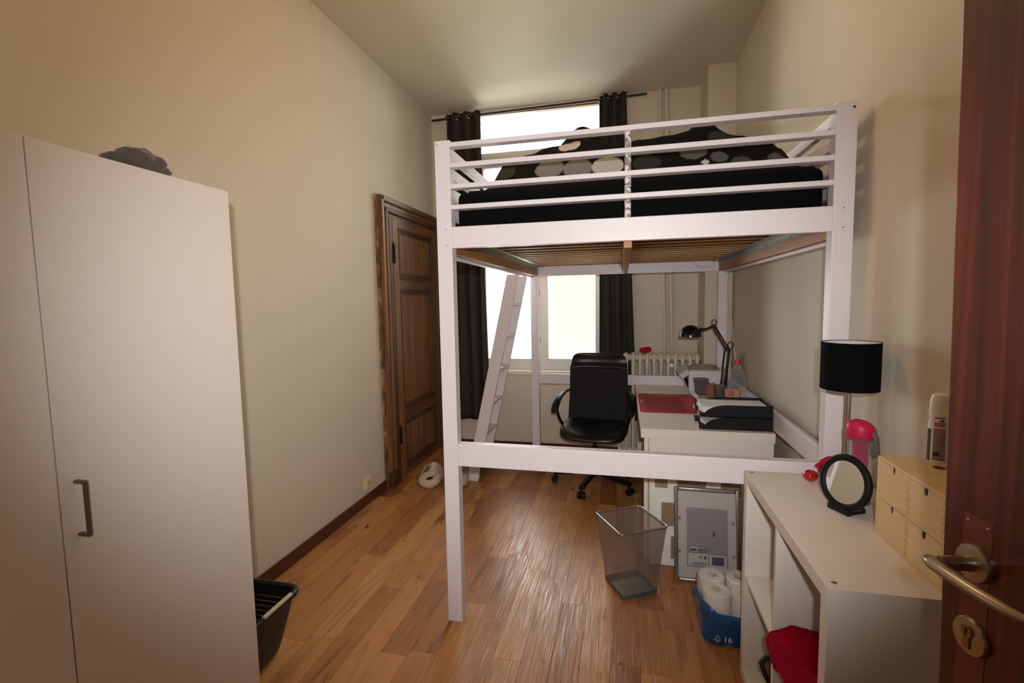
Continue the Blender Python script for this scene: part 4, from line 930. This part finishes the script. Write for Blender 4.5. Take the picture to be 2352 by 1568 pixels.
# table lamp
tl = thing('table_lamp', (1.5, -.175, SZ), 'table lamp with black drum shade on the white shelf unit', 'lamp')
lx, ly = 1.512, -.185
MB().lathe([(0, .022), (.012, .022), (.05, .016), (.055, .006), (.055, 0), (0, 0)], (lx, ly, SZ), 32).build('base', 'nickel', tl, smooth=True)
MB().cyl((lx, ly, SZ + .015), (lx, ly, 1.20), .0075, n=16).build('pole', 'nickel', tl, smooth=True)
MB().lathe([(.0835, 1.152 - SZ), (.0835, 1.308 - SZ), (.0815, 1.308 - SZ), (.0815, 1.152 - SZ), (.0835, 1.152 - SZ)], (lx, ly, SZ), 48).build('shade', 'shade_cloth', tl, smooth=True)
MB().lathe([(.0812, 1.154 - SZ), (.0812, 1.306 - SZ)], (lx, ly, SZ), 48, nocap=True).build('shade_lining', 'shade_lining', tl, smooth=True)
MB().lathe([(.014, 1.19 - SZ), (.014, 1.235 - SZ), (.0, 1.235 - SZ)], (lx, ly, SZ), 16).build('socket', 'black_plastic', tl, smooth=True)
m = MB()
for k in range(3): a = k * 2 * PI / 3 + .4; m.cyl((lx, ly, 1.235), (lx + .081 * math.cos(a), ly + .081 * math.sin(a), 1.30), .0015, n=6)
m.build('shade_spider', 'chrome', tl)
# shaker bottle
sb = thing('shaker_bottle', (1.506, -.292, SZ), 'clear drinking bottle with deep pink flip lid and grey strap', 'bottle')
bx, by = 1.506, -.292
MB().lathe([(0, .004), (.03, 0), (.034, .006), (.034, .06), (.032, .12), (.035, .18), (.037, .206), (.0, .206)], (bx, by, SZ), 32).build('bottle_body', 'clear_plastic', sb, smooth=True)
MB().lathe([(.0, .03), (.021, .03), (.022, .202), (.0, .202)], (bx, by, SZ), 24).build('infuser', 'pink_plastic', sb, smooth=True)
MB().lathe([(.0, .022), (.0315, .022), (.033, .005), (0, .005)], (bx, by, SZ), 24).build('bottom_ring', 'brass', sb, smooth=True)
MB().lathe([(.0382, .204), (.0387, .210), (.0382, .2105)], (bx, by, SZ), 32).build('lid_seal', 'grey_strap', sb, smooth=True)
m = MB().lathe([(.039, .210), (.040, .214), (.040, .243), (.0375, .251), (.030, .260), (.016, .266), (.0, .267)], (bx, by, SZ), 36)
for i, v in enumerate(m.v):
    if v.z > SZ + .241: m.v[i] = Vector((v.x, v.y, v.z - .22 * max(0, (v.x - bx) + .006)))
m.build('lid', 'fuchsia', sb, smooth=True)
MB().tube([(bx + .018, by - .034, SZ + .236), (bx + .024, by - .040, SZ + .219), (bx + .027, by - .041, SZ + .189), (bx + .030, by - .039, SZ + .162), (bx + .022, by - .037, SZ + .158), (bx + .018, by - .038, SZ + .174), (bx + .018, by - .036, SZ + .209)], .0078, 8, flat=.3, ref=(0, 1, 0)).build('strap', 'grey_strap', sb, smooth=True)
# round stand mirror
mi = thing('stand_mirror', (1.455, -.37, SZ), 'round vanity mirror with thick black rim on a foldable stand', 'mirror')
nm = Vector((-1.345, -.667, .27)).normalized()
uu = nm.cross(Z).normalized(); vv = uu.cross(nm).normalized()
mc = Vector((1.436, -.37, SZ + .090))
ringp = [mc + uu * (.0735 * math.cos(a)) + vv * (.0735 * math.sin(a)) for a in [2 * PI * k / 48 for k in range(48)]]
MB().tube(ringp, .0105, 14, closed=True).build('rim', 'black_matte', mi, smooth=True)
MB().prism([mc + nm * .003 + uu * (.069 * math.cos(a)) + vv * (.069 * math.sin(a)) for a in [2 * PI * k / 48 for k in range(48)]], -nm * .002).build('mirror_glass', 'mirror_glass', mi)
MB().prism([mc - nm * .0002 + uu * (.073 * math.cos(a)) + vv * (.073 * math.sin(a)) for a in [2 * PI * k / 48 for k in range(48)]], -nm * .005).build('back_cover', 'black_plastic', mi)
bc = mc - vv * .076; bc.z = SZ + .009
ug = Vector((uu.x, uu.y, 0)).normalized(); ng = Vector((nm.x, nm.y, 0)).normalized()
MB().obox(bc + ng * .004, ug * .036, ng * .008, Z * .009).build('hinge_block', 'black_plastic', mi, bevel=.003)
MB().tube([bc - ug * .03 - Z * .003, bc - ug * .032 - ng * .05 - Z * .003, bc - ug * .02 - ng * .066 - Z * .003, bc + ug * .02 - ng * .066 - Z * .003, bc + ug * .032 - ng * .05 - Z * .003, bc + ug * .03 - Z * .003], .0052, 10).build('foot_loop', 'black_plastic', mi, smooth=True)
# red ball, pink pouch
rb = thing('red_ball', (1.428, -.125, SZ), 'small glossy red egg-shaped lip balm', 'lip balm')
MB().sph((1.428, -.125, SZ + .0205), .0235, .021, .0205, 28, 18).build('shell', 'red_gloss', rb, smooth=True)
MB().tube([(1.428 + .0237 * math.cos(a), -.125 + .0212 * math.sin(a), SZ + .0205) for a in [2 * PI * k / 32 for k in range(32)]], .0004, 6, closed=True).build('seam', 'print_dark', rb)
m = MB().sph((1.512, -.085, SZ + .040), .044, .028, .040, 26, 18, lambda d: 1 + .16 * noise.noise(d * 2.5) + .05 * noise.noise(d * 9)).sph((1.468, -.085, SZ + .046), .012, .008, .008)
tag(m.build('pink_pouch', 'fuchsia_cloth', smooth=True, ang=180), 'small glossy pink pouch behind the round mirror', 'pouch')
# patterned bag behind
tag(MB().sph((1.582, -.33, SZ + .045), .022, .035, .045, 24, 16, lambda d: 1 + .1 * noise.noise(d * 3)).build('toiletry_bag', 'lace_print', smooth=True, ang=180), 'small blue patterned bag between bottle and wooden drawers', 'bag')

# mini chest of drawers
QX0, QX1, QY0, QY1, QZ = 1.458, XR - .02, -.791, -.503, 1.026
mc_ = thing('mini_chest', ((QX0 + QX1) / 2, (QY0 + QY1) / 2, SZ), 'small birch plywood chest with four drawers', 'mini chest')
tw = .008
B(QX0, QX1, QY0, QY1, QZ - tw, QZ).build('top', 'birch', mc_, bevel=.001); B(QX0, QX1, QY0, QY1, SZ, SZ + tw).build('bottom', 'birch', mc_, bevel=.001)
B(QX0, QX1, QY0, QY0 + tw, SZ + tw, QZ - tw).build('side', 'birch_dark', mc_, bevel=.001); B(QX0, QX1, QY1 - tw, QY1, SZ + tw, QZ - tw).build('side', 'birch', mc_, bevel=.001)
B(QX1 - .006, QX1 - .001, QY0 + tw, QY1 - tw, SZ + tw, QZ - tw).build('back_board', 'birch', mc_)
zmid = (SZ + QZ) / 2; ymid = (QY0 + QY1) / 2
B(QX0 + .003, QX1 - .006, QY0 + tw, QY1 - tw, zmid - .003, zmid + .003).build('divider', 'birch', mc_)
for (za, zb) in ((SZ + tw + .001, zmid - .004), (zmid + .004, QZ - tw - .001)):
    for (ya, yb2) in ((QY0 + tw + .001, ymid - .001), (ymid + .001, QY1 - tw - .001)):
        yc = (ya + yb2) / 2; nr_ = .0075; nd = .018
        pl = [(ya, za), (yb2, za), (yb2, zb), (yc + nr_, zb), (yc + nr_, zb - nd + nr_)] + [(yc + nr_ * math.cos(a), zb - nd + nr_ - nr_ * math.sin(a)) for a in [k * PI / 8 for k in range(1, 8)]] + [(yc - nr_, zb - nd + nr_), (yc - nr_, zb), (ya, zb)]
        dr = MB().prism([(QX0 + .001, a, b_) for a, b_ in pl], (.008, 0, 0)).build('drawer', 'birch', mc_)
        MB().prism([(QX0 + .0045, yc + nr_ + .0002, zb)] + [(QX0 + .0045, yc + (nr_ + .0002) * math.cos(a), zb - nd + nr_ - (nr_ + .0002) * math.sin(a)) for a in [k * PI / 8 for k in range(9)]] + [(QX0 + .0045, yc - nr_ - .0002, zb)], (.005, 0, 0)).build('notch_shade', 'dark_hole', dr)  # dark plug in the notch, coloured as the shade of the drawer interior
        for k in range(6):
            for yy in (ya + .001, yb2 - .007):
                zz = za + .006 + k * .0155
                if zz + .006 < zb: B(QX0 + .0004, QX0 + .0012, yy, yy + .006, zz, zz + .007).build('finger_joint', 'birch_dark', dr)
# deodorant, tins, clip
de = thing('deodorant', (1.588, -.475, QZ), 'white roll-on deodorant bottle with dark side panel', 'deodorant')
gx, gy = 1.578, -.535
de.location = (gx, gy, QZ); OFF[de.name] = Vector((gx, gy, QZ))
MB().lathe([(0, 0), (.0215, 0), (.0225, .006), (.0225, .10), (.0205, .112), (.0222, .126), (.0215, .16), (.018, .176), (.010, .180), (0, .180)], (gx, gy, QZ), 36).build('bottle_body', 'deo_white', de, smooth=True)
def curved(a0, a1, z0, z1, r, mm, name):
    m = MB(); m.grid(12, 2, lambda u, v: (gx + r * math.cos(a0 + (a1 - a0) * u), gy + r * math.sin(a0 + (a1 - a0) * u), QZ + z0 + (z1 - z0) * v)); m.build(name, mm, de, smooth=True, ang=180)
fa = math.atan2(CAM.y - gy, CAM.x - gx)
curved(fa - 1.35, fa - .78, .004, .088, .0229, 'deo_dark', 'side_panel')
curved(fa - .5, fa + .62, .009, .092, .0227, 'print_grey', 'label')
for (z0, z1, mm) in ((.078, .091, 'print_pink'), (.096, .108, 'print_pink'), (.118, .1205, 'print_dark'), (.020, .030, 'print_dark')): curved(fa - .45, fa + .58 if z0 > .05 else fa + .1, z0, z1, .0231, mm, 'label_print')
curved(fa + .05, fa + .4, .110, .114, .0226, 'print_dark', 'label_print')
tag(MB().box(1.565, 1.60, -.60, -.575, QZ, QZ + .012).build('wooden_block', 'cork', bevel=.002), 'small flat wooden block beside the deodorant', 'block')
for (a, b_, r, lab) in ((1.553, -.588, .0135, 'round brass coin on the wooden chest, nearer its drawers'), (1.59, -.618, .014, 'round brass coin on the wooden chest, beside the hair clip')):
    tag(MB().lathe([(0, .002), (r * .85, .0026), (r, .002), (r, 0), (0, 0)], (a, b_, QZ), 24).build('coin', 'brass', smooth=True), lab, 'coin', 'coins on the wooden chest')
m = MB(); cx_, cy_ = 1.568, -.645
m.tube(bez([(cx_ - .018, cy_ - .012, QZ + .003), (cx_ - .01, cy_, QZ + .018), (cx_ + .01, cy_, QZ + .018), (cx_ + .018, cy_ + .01, QZ + .003)], 8), .003, 8)
for k in range(5): m.tube(bez([(cx_ - .014 + k * .007, cy_, QZ + .013), (cx_ - .016 + k * .007, cy_ - .014, QZ + .012), (cx_ - .014 + k * .007, cy_ - .02, QZ + .0015)], 5), .0016, 6)
tag(m.build('hair_clip', 'black_plastic', smooth=True), 'small black claw hair clip on the wooden chest', 'hair clip')

# ------------------------------------------------------------------ pendant lamp above the bed front (its light)
LPX, LPY, LPZ = .28, .03, 2.86
pn = thing('pendant_lamp', (LPX, LPY, H), 'bare bulb pendant lamp hanging from the ceiling', 'lamp')
MB().cyl((LPX, LPY, LPZ + .13), (LPX, LPY, H), .0035, n=8).build('cord', 'cable_white', pn)
MB().lathe([(.03, .0), (.045, -.0), (.045, -.02), (.0, -.03)], (LPX, LPY, H), 24).build('ceiling_rose', 'deo_white', pn, smooth=True)
MB().lathe([(.0, .13), (.012, .125), (.02, .10), (.02, .07), (.0, .07)], (LPX, LPY, LPZ), 20).build('socket', 'black_plastic', pn, smooth=True)
pd_ = bpy.data.lights.new('pendant_bulb', 'POINT'); pd_.energy = PENDANT; pd_.color = (1.0, .61, .28); pd_.shadow_soft_size = .05
po_ = bpy.data.objects.new('pendant_bulb', pd_); COL.objects.link(po_); po_.location = (LPX, LPY, LPZ)
